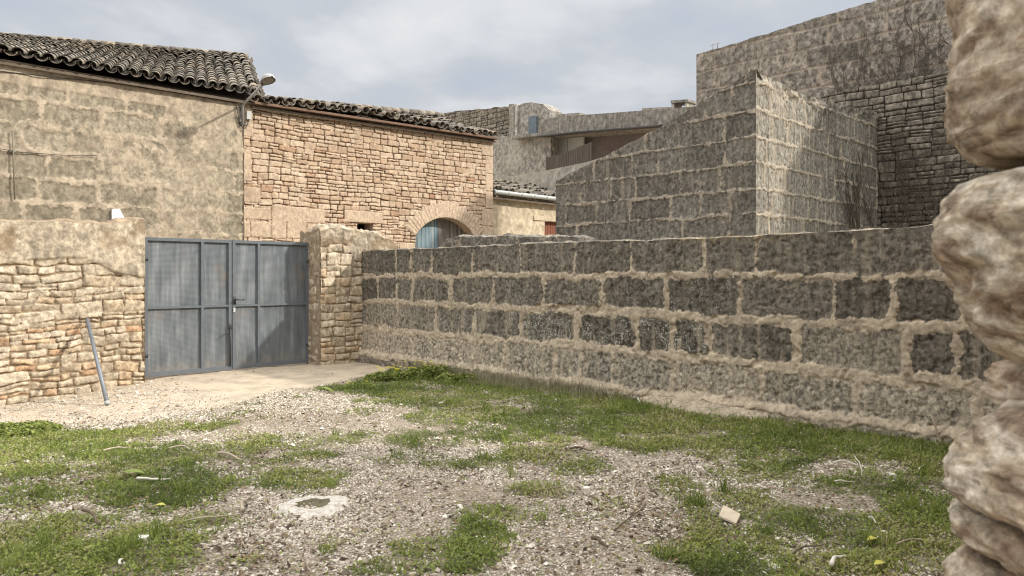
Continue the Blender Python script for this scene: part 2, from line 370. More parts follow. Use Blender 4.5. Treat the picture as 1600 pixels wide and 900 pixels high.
def grassy(X, Y):
    m = np.zeros(np.shape(X)); nn = fbm(X, Y, 1.9, 5, 11, .62)*1.25; hf = fbm(X, Y, 5, 4, 4, .65)*1.1
    for (x, y, rx, ry, dn) in PW:
        d = np.hypot((X-x)/rx, (Y-y)/ry); m = np.maximum(m, dn*(1-sm(d+nn, 0.55, 1.25)))
    u = X*AU[0]+Y*AU[1]; v = X*AV[0]+Y*AV[1]; m = np.maximum(m, sm(u+nn*.3, 6.35, 6.9)*sm(10.2-v, 0, .8)*.95)
    spr = sm(fbm(X, Y, 2.3, 4, 9, .6), .12, .5)*.45; return np.clip(np.maximum(m*(1+hf), spr), 0, 1)
def padmask(X, Y):   # worn concrete apron at the gate
    u = X*AU[0]+Y*AU[1]; v = X*AV[0]+Y*AV[1]
    e = fbm(X, Y, 1.3, 4, 8)*0.28
    lim = np.interp(u, [.8, 1.6, 2.3, 2.8, 3.6, 4.7, 5.7, 6.6, 7.6], [11.8, 11.2, 9.9, 9.3, 9.1, 9.55, 9.75, 10.1, 10.6])
    return sm(v-lim+e, -0.12, 0.12)
yv = np.concatenate([np.linspace(-30, 2.2, 24)[:-1], np.linspace(2.2, 6, 320)[:-1], np.linspace(6, 14.5, 360)[:-1], np.linspace(14.5, 60, 40)[:-1], np.linspace(60, 900, 12)])
xv = np.concatenate([np.linspace(-900, -40, 8)[:-1], np.linspace(-40, -8, 20)[:-1], np.linspace(-8, 6, 640)[:-1], np.linspace(6, 40, 20)[:-1], np.linspace(40, 900, 8)])
Xg, Yg = np.meshgrid(xv, yv)
Zg = gz(Xg, Yg)+fbm(Xg, Yg, 14, 3, 1)*0.008
acc = Acc(); acc.grid(np.stack([Xg, Yg, Zg], -1), grass=grassy(Xg, Yg), pad=padmask(Xg, Yg))
m, g_ = mat('yard_ground'); g = g_; co = g.coord(); v1 = g.n('ShaderNodeTexVoronoi'); g.put(v1.inputs['Vector'], co); v1.inputs['Scale'].default_value = 48
v2 = g.n('ShaderNodeTexVoronoi'); g.put(v2.inputs['Vector'], co); v2.inputs['Scale'].default_value = 95
n = g.noise(co, 3, 5, .6); nf = g.noise(co, 60, 4, .6)
peb = g.ramp(g.noise(v1.outputs['Color'], 1.3, 0), [(0.3, (0.20, 0.16, 0.125)), (0.5, (0.36, 0.30, 0.25)), (0.7, (0.50, 0.44, 0.38))])
c = g.mix(g.step(v1.outputs['Distance'], 0.25, 0.6), peb, (0.17, 0.135, 0.10))
c = g.mix(g.step(nf, .45, .6), c, (0.33, 0.28, 0.215))
c = g.mix(g.math('MULTIPLY', g.attr('grass'), g.step(n, .2, .5)), c, (0.075, 0.075, 0.035))
padc = g.mix(g.step(nf, .35, .65), (0.40, 0.325, 0.235), (0.50, 0.42, 0.32)); padc = g.mix(g.step(n, .45, .62), padc, (0.34, 0.285, 0.215))
c = g.mix(g.attr('pad'), c, padc)
hh = g.math('MULTIPLY', g.math('SUBTRACT', 1.0, v1.outputs['Distance']), g.math('SUBTRACT', 1.05, g.attr('pad')))
g.surface(c, 0.95, g.bump(g.math('ADD', hh, g.math('MULTIPLY', nf, .4)), 0.7, 0.012), spec=.1)
tag(build('ground', acc, m), kind='structure')

rng = np.random.RandomState(3)
BARN_V, GATE_V, WALL_U = 15.6, 12.2, 7.5
def scatter(n, ymin=2.6, ymax=13.0, p=1.6, xmax=None):
    Y = ymin+(ymax-ymin)*rng.rand(n)**p; X = (rng.rand(n)*1.68-0.92)*Y
    u = X*AU[0]+Y*AU[1]; v = X*AV[0]+Y*AV[1]
    k = (u < WALL_U-0.02) & (v < np.where(u < 3.9, 11.95, np.where(u > 6.65, 11.5, 12.15))) & (v > 0.6)
    return X[k], Y[k]
def randrot(n):
    q = rng.randn(n, 4); q /= np.linalg.norm(q, axis=1)[:, None]; w, x, y, z = q.T
    return np.stack([1-2*(y*y+z*z), 2*(x*y-z*w), 2*(x*z+y*w), 2*(x*y+z*w), 1-2*(x*x+z*z), 2*(y*z-x*w), 2*(x*z-y*w), 2*(y*z+x*w), 1-2*(x*x+y*y)], -1).reshape(n, 3, 3)
def pebbles(X, Y, size, m, name, jit=0.35):
    n = len(X); base = np.array([(1, 0, 0), (-1, 0, 0), (0, 1, 0), (0, -1, 0), (0, 0, 1), (0, 0, -1), (.62, .62, .5), (-.62, .62, -.5)], float)
    f = np.array([(0, 2, 6), (2, 4, 6), (4, 0, 6), (2, 1, 7), (1, 5, 7), (5, 2, 7), (4, 2, 1), (4, 1, 3), (4, 3, 0), (5, 1, 3), (5, 3, 0), (5, 0, 2)])
    f[5] = (5, 2, 7)
    V = base[None]*(1+jit*rng.randn(n, 8, 1)*.35)*np.stack([np.ones(n), .7+.3*rng.rand(n), .5+.3*rng.rand(n)], -1)[:, None, :]
    a = rng.rand(n)*6.28; ca, sa = np.cos(a), np.sin(a); tl = rng.randn(n)*.35
    x = V[..., 0]*ca[:, None]-V[..., 1]*sa[:, None]; y = V[..., 0]*sa[:, None]+V[..., 1]*ca[:, None]; z = V[..., 2]+x*tl[:, None]
    P = np.stack([x, y, z], -1)*size[:, None, None]; P[..., 0] += X[:, None]; P[..., 1] += Y[:, None]; P[..., 2] += (gz(X, Y)+size*.25)[:, None]
    F_ = (f[None]+np.arange(n)[:, None, None]*8).reshape(-1, 3)
    acc = Acc(); acc.add(P.reshape(-1, 3), None, F_, rnd=np.repeat(rng.rand(n), 8)); return build(name, acc, m, smooth=False)
X, Y = scatter(500000, p=1.5)
gm = grassy(X, Y); pm = padmask(X, Y); lg = fbm(X, Y, 0.8, 3, 12)
leftgr = sm(4.3-(X*AU[0]+Y*AU[1]), 0, .7)
k = rng.rand(len(X)) < (1-gm*.82)*(1-pm*(1-.45*leftgr))*np.clip(.5+1.6*fbm(X, Y, 1.1, 5, 12, .65)+.15, .10, 1)
X, Y = X[k], Y[k]; size = (0.0048+0.0085*rng.rand(len(X))**2.4)*(1+0.035*np.maximum(0, Y-4))
big = rng.rand(len(X)) < .012; size[big] *= 2.2
m, g = mat('gravel_stones'); rn = g.attr('rnd')
c = g.ramp(rn, [(0, (0.085, 0.06, 0.045)), (0.10, (0.16, 0.13, 0.10)), (0.18, (0.31, 0.265, 0.205)), (0.45, (0.46, 0.40, 0.325)), (0.78, (0.60, 0.535, 0.445)), (1, (0.76, 0.71, 0.62))])
g.surface(c, .9, spec=.15)
tag(pebbles(X, Y, size, m, 'gravel'), kind='stuff')
# leaf litter, bits of bark
X, Y = scatter(52000, p=1.4); k = rng.rand(len(X)) < (0.25+.9*sm(fbm(X, Y, 1.2, 4, 14), 0, .5))*(1-padmask(X, Y)*.93); X, Y = X[k], Y[k]; n = len(X)
L = (0.010+.02*rng.rand(n))[:, None]; a = rng.rand(n)*6.28; d = np.stack([np.cos(a), np.sin(a), rng.randn(n)*.3], -1); e = np.stack([-np.sin(a), np.cos(a), rng.randn(n)*.4], -1)
C0 = np.stack([X, Y, gz(X, Y)+.012], -1); P = np.stack([C0-d*L, C0+e*L*.35, C0+d*L, C0-e*L*.3], 1)
acc = Acc(); acc.add(P.reshape(-1, 3), np.arange(4*n).reshape(n, 4), rnd=np.repeat(rng.rand(n), 4))
m, g = mat('dead_leaves'); g.surface(g.ramp(g.attr('rnd'), [(0, (0.045, 0.03, 0.02)), (.5, (0.13, 0.085, 0.05)), (1, (0.30, 0.22, 0.13))]), .9)
tag(build('leaf_litter', acc, m, smooth=False), kind='stuff')
# clover-like weeds
def leaves(X, Y, size, hgt, m, name, lo=0.0):
    n = len(X); a = rng.rand(n)*6.28; t = rng.randn(n)*.55
    d = np.stack([np.cos(a), np.sin(a), t], -1); e = np.stack([-np.sin(a), np.cos(a), rng.randn(n)*.45], -1)
    C0 = np.stack([X, Y, gz(X, Y)+lo+hgt*rng.rand(n)], -1); s = size[:, None]
    P = np.stack([C0-d*s, C0-e*s*.55+[0, 0, .002], C0+d*s+np.array([0, 0, -.003]), C0+e*s*.55], 1)
    acc = Acc(); acc.add(P.reshape(-1, 3), np.arange(4*n).reshape(n, 4), rnd=np.repeat(np.clip(rng.rand(n)*.6+.9*(fbm(X, Y, 1.4, 4, 15, .6)+.22), 0, 1), 4)); return build(name, acc, m, smooth=False)
def leafmat(name, st):
    m, g = mat(name); c = g.ramp(g.attr('rnd'), st)
    b = g.surface(c, .7, spec=.25); tr = g.n('ShaderNodeBsdfTranslucent'); g.put(tr.inputs[0], g.mix(.5, c, (0.2, 0.3, 0.04)))
    mx = g.n('ShaderNodeMixShader'); mx.inputs[0].default_value = .3; g.t.links.new(b.outputs[0], mx.inputs[1]); g.t.links.new(tr.outputs[0], mx.inputs[2])
    o = [q for q in g.t.nodes if q.type == 'OUTPUT_MATERIAL'][0]; g.t.links.new(mx.outputs[0], o.inputs[0]); return m
M_leaf = leafmat('weed_leaves', [(0, (0.075, 0.098, 0.026)), (.3, (0.155, 0.19, 0.042)), (.65, (0.26, 0.30, 0.070)), (.9, (0.36, 0.35, 0.12)), (1, (0.42, 0.36, 0.20))])
M_blade = leafmat('grass_blades', [(0, (0.08, 0.118, 0.026)), (.5, (0.18, 0.235, 0.048)), (.8, (0.29, 0.32, 0.085)), (1, (0.45, 0.39, 0.21))])
X, Y = scatter(800000, p=1.35); gm = grassy(X, Y); k = rng.rand(len(X)) < (gm**1.25+.03)*(1-padmask(X, Y)); X, Y, gm = X[k], Y[k], gm[k]
hp = .012+.035*gm*(0.5+np.clip(fbm(X, Y, 3, 3, 5)+.3, 0, 1))
tag(leaves(X, Y, (0.0045+.010*rng.rand(len(X))**2)*(1+.03*np.maximum(0, Y-4)), hp, M_leaf, 'clover_weeds'), kind='stuff')
X, Y = scatter(215000, p=1.35); gm = grassy(X, Y); uu = X*AU[0]+Y*AU[1]; nearw = sm(uu, 6.0, 7.3)
k = rng.rand(len(X)) < np.clip(gm**2*(.35+.65*nearw)*(1-padmask(X, Y)), 0, 1); X, Y, gm, nearw = X[k], Y[k], gm[k], nearw[k]; n = len(X)
H = (0.02+.045*rng.rand(n)*gm)*(1+.5*nearw); a = rng.rand(n)*6.28; bw = .0022*(1+.06*Y); lean = rng.randn(n, 2)*.45
B0 = np.stack([X, Y, gz(X, Y)], -1); w_ = np.stack([np.cos(a)*bw, np.sin(a)*bw, 0*a], -1); mid = B0+np.stack([lean[:, 0]*H*.35, lean[:, 1]*H*.35, H*.6], -1); tip = B0+np.stack([lean[:, 0]*H, lean[:, 1]*H, H], -1)
P = np.stack([B0-w_, B0+w_, mid+w_*.8, mid-w_*.8, tip], 1); b = np.arange(n)*5
acc = Acc(); acc.add(P.reshape(-1, 3), np.stack([b, b+1, b+2, b+3], -1), np.stack([b+3, b+2, b+4], -1), rnd=np.repeat(rng.rand(n), 5))
tag(build('grass', acc, M_blade, smooth=False), kind='stuff')
X0, Y0 = scatter(2600, p=1.3); gm = grassy(X0, Y0); k = rng.rand(len(X0)) < np.clip(gm, .04, 1)*.16; X0, Y0 = X0[k], Y0[k]
nb = 26; n = len(X0)*nb; X = np.repeat(X0, nb)+rng.randn(n)*.03; Y = np.repeat(Y0, nb)+rng.randn(n)*.03; H = np.repeat(.05+.10*rng.rand(len(X0)), nb)*(.5+.6*rng.rand(n)); a = rng.rand(n)*6.28; lean = rng.randn(n, 2)*.5
B0 = np.stack([X, Y, gz(X, Y)], -1); bw = .0028; w_ = np.stack([np.cos(a)*bw, np.sin(a)*bw, 0*a], -1); mid = B0+np.stack([lean[:, 0]*H*.3, lean[:, 1]*H*.3, H*.65], -1); tip = B0+np.stack([lean[:, 0]*H, lean[:, 1]*H, H*.95], -1)
P = np.stack([B0-w_, B0+w_, mid+w_*.8, mid-w_*.8, tip], 1); b = np.arange(n)*5
acc = Acc(); acc.add(P.reshape(-1, 3), np.stack([b, b+1, b+2, b+3], -1), np.stack([b+3, b+2, b+4], -1), rnd=np.repeat(np.repeat(rng.rand(len(X0)), nb)*.6+.4*rng.rand(n), 5))
tag(build('grass_tufts', acc, M_blade, smooth=False), kind='stuff')
# dry weeds standing at the foot of the wall
n = 9500; v = 4.6+7.0*rng.rand(n); u = WALL_U-.03-.45*rng.rand(n)**1.7; dens = sm(v, 5.2, 6.4)*(1-sm(v, 9.2, 10.6)); k = rng.rand(n) < dens; u, v = u[k], v[k]; n = len(u)
X = u*AU[0]+v*AV[0]; Y = u*AU[1]+v*AV[1]; H = .07+.24*rng.rand(n)*sm(u, WALL_U-.5, WALL_U-.1); a = rng.rand(n)*6.28; bw = .003+0*a; lean = rng.randn(n, 2)*.4
B0 = np.stack([X, Y, gz(X, Y)], -1); w_ = np.stack([np.cos(a)*bw, np.sin(a)*bw, 0*a], -1); tip = B0+np.stack([lean[:, 0]*H, lean[:, 1]*H, H], -1)
P = np.stack([B0-w_, B0+w_, tip], 1); acc = Acc(); acc.add(P.reshape(-1, 3), None, np.arange(3*n).reshape(n, 3), rnd=np.repeat(rng.rand(n), 3))
m, g = mat('dry_stalks'); g.surface(g.ramp(g.attr('rnd'), [(0, (0.13, 0.14, 0.05)), (.5, (0.30, 0.27, 0.16)), (1, (0.45, 0.40, 0.28))]), .9)
tag(build('dry_weeds', acc, m, smooth=False), kind='stuff')

# ------------------------------------------------------------------ yard wall on the right (large dark blocks, thick mortar)
ROWS = [-0.35, 0.17, 0.63, 1.12, 1.60, 2.10]
J = {4: [530, 617, 641, 674, 737, 812, 898, 987, 1103, 1181, 1335, 1470, 1580, 1720], 3: [560, 589, 618, 643, 704, 769, 849, 941, 1042, 1156, 1301, 1395, 1510, 1640],
     2: [540, 621, 680, 742, 815, 901, 994, 1049, 1108, 1247, 1416, 1498, 1620, 1750], 1: [540, 646, 740, 792, 868, 908, 956, 1054, 1190, 1341, 1525, 1700], 0: [540, 640, 740, 860, 1010, 1120, 1280, 1470, 1650]}
blk = []; rs = random.Random(4)
for r, js in J.items():
    for a, b in zip(js[:-1], js[1:]):
        s1, s0 = on('A', WALL_U, a, 500)[0], on('A', WALL_U, b, 500)[0]; mid = (a+b)/2
        tone = {4: rs.uniform(.05, .5), 3: rs.uniform(0, .4), 2: rs.uniform(0, .3) if mid > 680 else .62, 1: rs.uniform(.55, .85) if mid > 800 else .85, 0: rs.uniform(.5, .8)}[r]
        if r == 2 and 1250 < mid < 1410: tone = .6
        lich = {4: .25, 3: .25+.5*(700 < mid < 1130), 2: .35+.75*(690 < mid < 1120), 1: .3, 0: .1}[r]
        z0, z1 = ROWS[r], ROWS[r+1]
        gp_ = rs.uniform(.005, .04) if r == 4 else rs.uniform(.03, .08)
        if b-a < 35: gp_ = .05
        blk.append((s0, s1, z0+(.02 if r else 0), z1-(.02 if r < 4 else -.08), gp_, tone, lich))
def prof_main(Sx, Zx):
    D, A, B, C, G = raster(Sx, Zx, blk, .07, rad=.045, warp=.04, wf=2.6, lowwarp=.03, seed=20, rot=.015, rag=.035)
    n1 = fbm(Sx, Zx, 9, 4, 3); n2 = fbm(Sx, Zx, 30, 2, 6); base = fbm(Sx, Zx, .8, 3, 9)*.02
    edge = sm(D, -.012, .012); worn = sm(A, .45, .8)
    h = np.where(edge > .5, -.004-.012*worn*0, 0)+.0*D
    eg = sm(D, -.03, .03); h = (1-eg)*(.0+n1*.008)+eg*(-.010+C*.004+n2*.005+n1*.005*(1+worn))
    h = h-.013*np.exp(-(D-.004)**2/.0001)*sm(n1, .0, .4)+base
    pit = sm(fbm(Sx, Zx, 15, 3, 10), .22, .42); h = h-edge*pit*.014-(1-edge)*(.030*sm(fbm(Sx, Zx, 4.5, 3, 12), .32, .45)+.010*pit)+(1-edge)*fbm(Sx, Zx, 22, 3, 9)*.006
    h = h+.05*sm(.75-Zx, 0, .8)+.04*sm(.25-Zx, 0, .1)*(.5+.5*sm(fbm(Sx, Zx*0, 1, 2, 4), -.3, .1))
    top = sm(Zx, 1.93, 2.07); grime = .25+.65*top+.25*sm(Zx, 1.5, 1.9); grime = grime*(1-.7*sm(.9-Zx, 0, .4))*(.65+.35*edge)
    oc = sm(Zx, 1.93, 2.06)*sm(Sx, 3.2, 3.8)*(1-sm(Sx, 4.7, 5.2))
    msk = edge*(1-.30*worn*sm(fbm(Sx, Zx, 2.2, 3, 5), -.1, .35))
    msk = sm(D, -.035, .04)*(1-.40*worn*sm(fbm(Sx, Zx, 2.2, 4, 5, .6), -.15, .35)); return h, dict(mask=msk, rnd=np.clip(A+(B-.5)*.22+fbm(Sx, Zx, 1.6, 3, 13)*.22, 0, 1), lich=G*sm(fbm(Sx, Zx, 1.5, 2, 7), -.5, .2)*edge, grime=grime, streak=.5*sm(1.2-Zx, 0, .6)+.2, ochre=oc)
wt = topfn('A', WALL_U, [(577, 392), (700, 387), (880, 379), (1000, 376), (1180, 369), (1340, 361), (1460, 352), (1560, 347)], .014)
acc = Acc(); e = face(acc, 'A', WALL_U, 0.3, 11.75, -.35, wt, .0115, prof_main); cap(acc, 'A', WALL_U, e, .3, zb=-.3, rough=.03, crown=.015, mort=.6)
tag(build('courtyard_wall', acc, M_dark), 'long low wall of big dark weathered blocks in wide tan mortar, right side of the yard', 'wall')

# low rounded parapet just behind it
def prof_rough(Sx, Zx):
    n1 = fbm(Sx, Zx, 4, 4, 3); return n1*.03+fbm(Sx, Zx, 16, 3, 5)*.012, dict(mask=np.clip(.8+n1, 0, 1), rnd=np.clip(.3+n1, 0, 1), grime=.7+0*Sx, lich=.3+0*Sx)
t2 = topfn('A', 9.0, [(660, 395), (688, 386), (696, 375), (712, 370), (760, 369), (820, 369), (880, 371), (940, 373)], .04, 5, 3)
acc = Acc(); e = face(acc, 'A', 9.0, on('A', 9., 905, 400)[0], on('A', 9., 686, 400)[0], 1.0, t2, .02, prof_rough); cap(acc, 'A', 9.0, e, .45, zb=1.0, rough=.05, crown=.03, nt=16)
build_o = build('rubble_parapet', acc, M_tower); tag(build_o, 'low rounded rubble and mortar ridge peeking over the dark block wall below the arched door', 'wall')
acc = Acc(); e = face(acc, 'A', 9.06, on('A', 9., 900, 400)[0], on('A', 9., 690, 400)[0], -.2, lambda s: 1.05+0*s, .1, prof_rough); cap(acc, 'A', 9.06, e, .4, zb=-.2)
build('wall_footing', acc, M_tower, build_o)

# ------------------------------------------------------------------ left field-stone wall
LW_V = 12.0
rs = random.Random(11)
blkL = rubble(-2.5, 3.95, -.5, 1.0, w=(.15, .42), h=(.055, .165), rs=rs, band=(.20, .36), seg=(.4, 1.0))+rubble(-2.5, 3.95, 1.0, 1.86, w=(.24, .56), h=(.12, .20), rs=rs, band=(.2, .42), split=.05)
def prof_left(Sx, Zx):
    D, A, B, C, G = raster(Sx, Zx, blkL, .010, rad=.018, warp=.035, wf=4.0, lowwarp=.06, seed=31, rot=.12, rag=.010)
    A = np.where((Zx < .9), A, A*.75)
    n1 = fbm(Sx, Zx, 12, 4, 3, .6); n2 = fbm(Sx, Zx, 2.2, 4, 8)
    e = sm(D, -.004, .010); h = -.030+e*(.025+.011*(B-.5)*2+C*.010+n1*.014+fbm(Sx, Zx, 4, 3, 12)*.012)+e*.006*sm(D, 0, .05)
    # remains of render on the top band
    line = 1.80+.07*fbm(Sx, Zx*0, 1.5, 3, 2)-.25*sm(Sx, 2.9, 3.6)*(fbm(Sx, Zx, 1.2, 3, 4) > .05)
    pl = sm(Zx-line, -.01, .03); h = h*(1-pl)+pl*(.02+n2*.022+n1*.010)
    return h, dict(mask=np.clip(e*(1-pl)+pl*(.8+n2*.9), 0, 1), rnd=A*(1-pl)+pl*.25, grime=pl*(.15+.75*sm(n2, .05, .3))+.10*(1-pl), lich=0*Sx)
tl = topfn('B', LW_V, [(-100, 340), (0, 345), (100, 348), (160, 350), (222, 343)], .03, 6, 4)
acc = Acc(); uend = on('B', LW_V, 226, 400)[0]
e = face(acc, 'B', LW_V, -2.5, uend, -.45, tl, .011, prof_left); cap(acc, 'B', LW_V, e, .45, zb=-.4, rough=.05, crown=.04, mort=.3)
tag(build('field_stone_wall', acc, M_dry), 'sunlit dry-laid field-stone wall with plastered top, left of the metal gate', 'wall')

# right gate pillar and the short rubble wall running on behind it
PV = 11.72; PU = 6.66
rs = random.Random(15); blkP = rubble(PU-.02, 7.62, -.3, 2.6, w=(.25, .42), h=(.12, .22), rs=rs, band=(.36, .5), seg=(.5, .7), split=.1)
def prof_pil(Sx, Zx, seed=41):
    D, A, B, C, G = raster(Sx, Zx, blkP, .012, rad=.02, warp=.03, wf=4.0, lowwarp=.04, seed=seed, rot=.12, rag=.010); n1 = fbm(Sx, Zx, 12, 4, 3, .6); n2 = fbm(Sx, Zx, 2.2, 4, 8)
    e = sm(D, -.004, .012); h = -.030+e*(.026+.016*(B-.5)+C*.010+n1*.014)+e*.006*sm(D, 0, .05)
    pl = sm(Zx-2.02+n2*.45, 0, .03); h = h*(1-pl)+pl*(.0+n2*.05+n1*.02)
    return h, dict(mask=np.clip(e*(1-pl)+pl*(.5+n2*.6), 0, 1), rnd=A*.8*(1-pl)+pl*.3, grime=pl*(.35+.6*sm(n2, 0, .4))+.1*(1-pl), lich=.2*pl)
def prof_side(Sx, Zx):
    n1 = fbm(Sx, Zx, 5, 4, 3); n2 = fbm(Sx, Zx, 2, 3, 6); return n1*.03-.01+.03*sm(1.75-Zx, 0, .1)*0, dict(mask=np.clip(.2+n2*.8, 0, 1), rnd=.4+n1*.3, grime=.25+.6*sm(Zx, 1.5, 1.9), lich=0*Sx)
tp = topfn('B', PV, [(505, 362), (515, 356), (540, 358), (560, 362), (580, 368)], .04, 6, 4); tps = lambda s: np.interp(s, [11.5, 11.7, 11.95, 12.3], [2.33, 2.40, 2.33, 2.28])
acc = Acc(); e = face(acc, 'B', PV, PU, 7.62, -.3, tp, .0115, prof_pil); cap(acc, 'B', PV, e, .75, rough=.14, crown=.03, back=True, zb=-.3, nt=24)
face(acc, 'A', PU, PV+.05, 12.32, -.3, tps, .012, lambda a, b: prof_pil(a-4.9, b, 47))
tag(build('gate_pillar', acc, M_dry), 'short rough stone pier between the metal gate and the dark block wall', 'pillar')
tq = topfn('B', 12.1, [(570, 362), (590, 366), (600, 372), (615, 378), (625, 392)], .05, 7, 5)
acc = Acc(); e = face(acc, 'B', 12.1, 7.64, 9.0, -.2, tq, .02, lambda a, b: prof_pil(a, b, 43)); cap(acc, 'B', 12.1, e, .45, rough=.1, crown=.03, zb=-.2, nt=16)
tag(build('rubble_wall', acc, M_dry), 'stub of pale rubble wall behind the gate pier and the far end of the block wall', 'wall')

# ------------------------------------------------------------------ farmhouse facade (left) and barn
def bq(px0, py0, px1, py1, c=BARN_V): 
    a = on('B', c, px0, py0); b = on('B', c, px1, py1); return a[0], b[0], b[1], a[1]
U_SPLIT = on('B', BARN_V, 381, 200)[0]; U_END = on('B', BARN_V, 770, 250)[0]
EAVE = lambda s: np.interp(s, [on('B', BARN_V, 0, 0)[0], on('B', BARN_V, 400, 0)[0], U_END], [on('B', BARN_V, 0, 92)[1], on('B', BARN_V, 400, 160)[1], on('B', BARN_V, 770, 216)[1]])
rs = random.Random(21); rowsF = [-.3+.46*i for i in range(14)]
blkF = []
for a, b in zip(rowsF[:-1], rowsF[1:]):
    x = -4.0-rs.random()*.5
    while x < U_SPLIT+.2:
        ww = rs.uniform(.7, 1.15); t = rs.uniform(.05, .75)
        if b < 3.6 and x < 3.8: t = rs.uniform(0, .3)
        blkF.append((x, min(x+ww, U_SPLIT+.25), a, b, rs.uniform(.05, .12), t)); x += ww
def prof_house(Sx, Zx):
    D, A, B, C, G = raster(Sx, Zx, blkF, .08, rad=.05, warp=.03, wf=2.5, lowwarp=.04, seed=51, rag=.06); n1 = fbm(Sx, Zx, 6, 4, 3); n2 = fbm(Sx, Zx, .9, 4, 8)
    e = sm(D, -.02, .02); low = 1-sm(Sx, 3.9, 4.6)*(1-sm(Sx, 6.6, 6.9))  # smeared render patch in the middle
    smear = sm(n2+.30*(1-low)+.15*sm(Zx, 3.5, 4.2), .18, .5)
    band = sm(Zx-(EAVE(Sx)-.42), 0, .05)
    e2 = e*(1-.75*smear)*(1-band)
    h = (1-e2)*.006-e2*(.010-C*.004)+n1*.012+fbm(Sx, Zx, 1.3, 2, 4)*.02
    green = np.exp(-(((Sx-5.4)/1.0)**2+((Zx-3.3)/.9)**2))
    return h, dict(mask=np.clip(sm(D, -.08, .07)*(1-.75*smear)*(1-band)+.45*smear*(n1+.5), 0, 1), rnd=np.clip(A+.25*n2, 0, 1), grime=.10+.35*sm(n2, .1, .5)+.35*(Zx < 3.9)*(Sx < 4)*e, lich=0*Sx, ochre=green)
acc = Acc(); e = face(acc, 'B', BARN_V, -4.0, U_SPLIT, -.3, EAVE, .02, prof_house); cap(acc, 'B', BARN_V, e, 4.5, zb=-.3, crown=0, rough=0, nt=3)
house = empty('farmhouse', W(1.5, BARN_V+2, 0), 'large ochre block-built house with steep old tile roof, behind the left wall and gate', 'house')
HW = build('wall', acc, M_ash, house)

# barn
aL, aR = on('B', BARN_V, 649, 400)[0], on('B', BARN_V, 743, 400)[0]; aC = (aL+aR)/2; aW = (aR-aL)/2
zs = 2.62; zt = on('B', BARN_V, 695, 340)[1]; rise = zt-zs; RA = (aW*aW+rise*rise)/(2*rise); cz = zt-RA
sl0, sl1, slz0, slz1 = bq(558, 348, 583, 360)
vr0, vr1 = U_SPLIT, U_END
rs = random.Random(23)
rub = rubble(U_SPLIT-.1, U_END+.1, -.3, 5.7, w=(.17, .42), h=(.09, .165), rs=rs, band=(.24, .34), seg=(.6, 1.6), split=.14)
zband = on('B', BARN_V, 380, 322)[1]
spec = []   # dressed blocks
def sb(*a): spec.append(a)
for (x0, y0, x1, y1) in [(378, 322, 424, 345), (424, 320, 508, 350), (380, 345, 392, 372), (392, 345, 424, 372), (424, 342, 448, 374), (448, 342, 480, 374), (380, 290, 408, 318), (378, 232, 394, 284), (378, 165, 396, 215), (480, 350, 508, 372)]:
    q = bq(x0, y0, x1, y1); sb(q[0], q[1], q[2], q[3], .02, rs.uniform(.5, 1))
zq = 0
while zq < 5.6:
    sb(U_END-rs.choice([.28, .42]), U_END+.05, zq, zq+.5, .015, rs.uniform(.6, .95)); zq += .5
for s_ in (aL-.5, aR+.02):
    for zq in np.arange(-.3, 2.3, .55): sb(s_, s_+.5, zq, zq+.55, .012, .8)
sb(sl0-.3, sl1+.25, slz0-.35, slz0+.0, .015, .8); sb(sl0-.35, sl1+.3, slz1+.0, slz1+.30, .015, .75)
def arch_d(Sx, Zx): return np.hypot(Sx-aC, Zx-cz)-RA
def prof_barn(Sx, Zx):
    D, A, B, C, G = raster(Sx, Zx, rub, .012, rad=.016, warp=.02, wf=6, lowwarp=.07, seed=61, rot=.06, rag=.006)
    D2, A2, B2, C2, G2 = raster(Sx, Zx, spec, .015, rad=.02, warp=.008, wf=6, seed=62)
    n1 = fbm(Sx, Zx, 12, 3, 3); n2 = fbm(Sx, Zx, 1.1, 3, 8)
    e = sm(D, -.004, .010); h = -.035+e*(.030+.012*(B-.5)*2+C*.006+n1*.007)
    ins = sm(D2, -.02, .0); e2 = sm(D2, -.0, .012); h2 = -.012+e2*.014+n1*.004
    # voussoirs
    ad = arch_d(Sx, Zx); an = np.arctan2(Sx-aC, Zx-cz); va = (ad > -.02) & (ad < .42+.05*np.sin(an*37)) & (Zx > 2.15) & (np.abs(an) < .95)
    vj = np.abs(((an*15) % 1)-.5); ve = sm(.5-vj, .02, .07)*sm(ad, 0, .01)
    e2 = np.where(va, ve, e2); h2 = np.where(va, -.008+ve*.018+n1*.004+((np.floor(an*15)*.37) % 1)*.008, h2); ins = np.where(va, 1.0, ins)
    h = h*(1-ins)+h2*ins; m = e*(1-ins)+(.35+.65*e2)*ins
    A = A*.8+.2*(B > .9); r = A*(1-ins)+(.42+.22*A2)*ins
    return h, dict(mask=m, rnd=np.clip(r, 0, 1), grime=.05+.15*sm(n2, .2, .5)+.35*ins*(Sx < U_SPLIT+1.6)*sm(n2, -.1, .4)+.3*(D2 > 0)*(np.random.RandomState(1).rand()*0), lich=0*Sx, ochre=ins)
def keep_barn(Sx, Zx):
    dr = (Sx > aL) & (Sx < aR) & ((Zx < zs) | (arch_d(Sx, Zx) < 0)) & (Zx < zt+.02)
    sl = (Sx > sl0) & (Sx < sl1) & (Zx > slz0) & (Zx < slz1); return ~(dr | sl)
acc = Acc(); EAVB = lambda s: EAVE(s)-.02
e = face(acc, 'B', BARN_V, U_SPLIT, U_END, -.3, EAVB, .0125, prof_barn, keep_barn); cap(acc, 'B', BARN_V, e, 4.2, zb=-.3, crown=0, rough=0, nt=3)
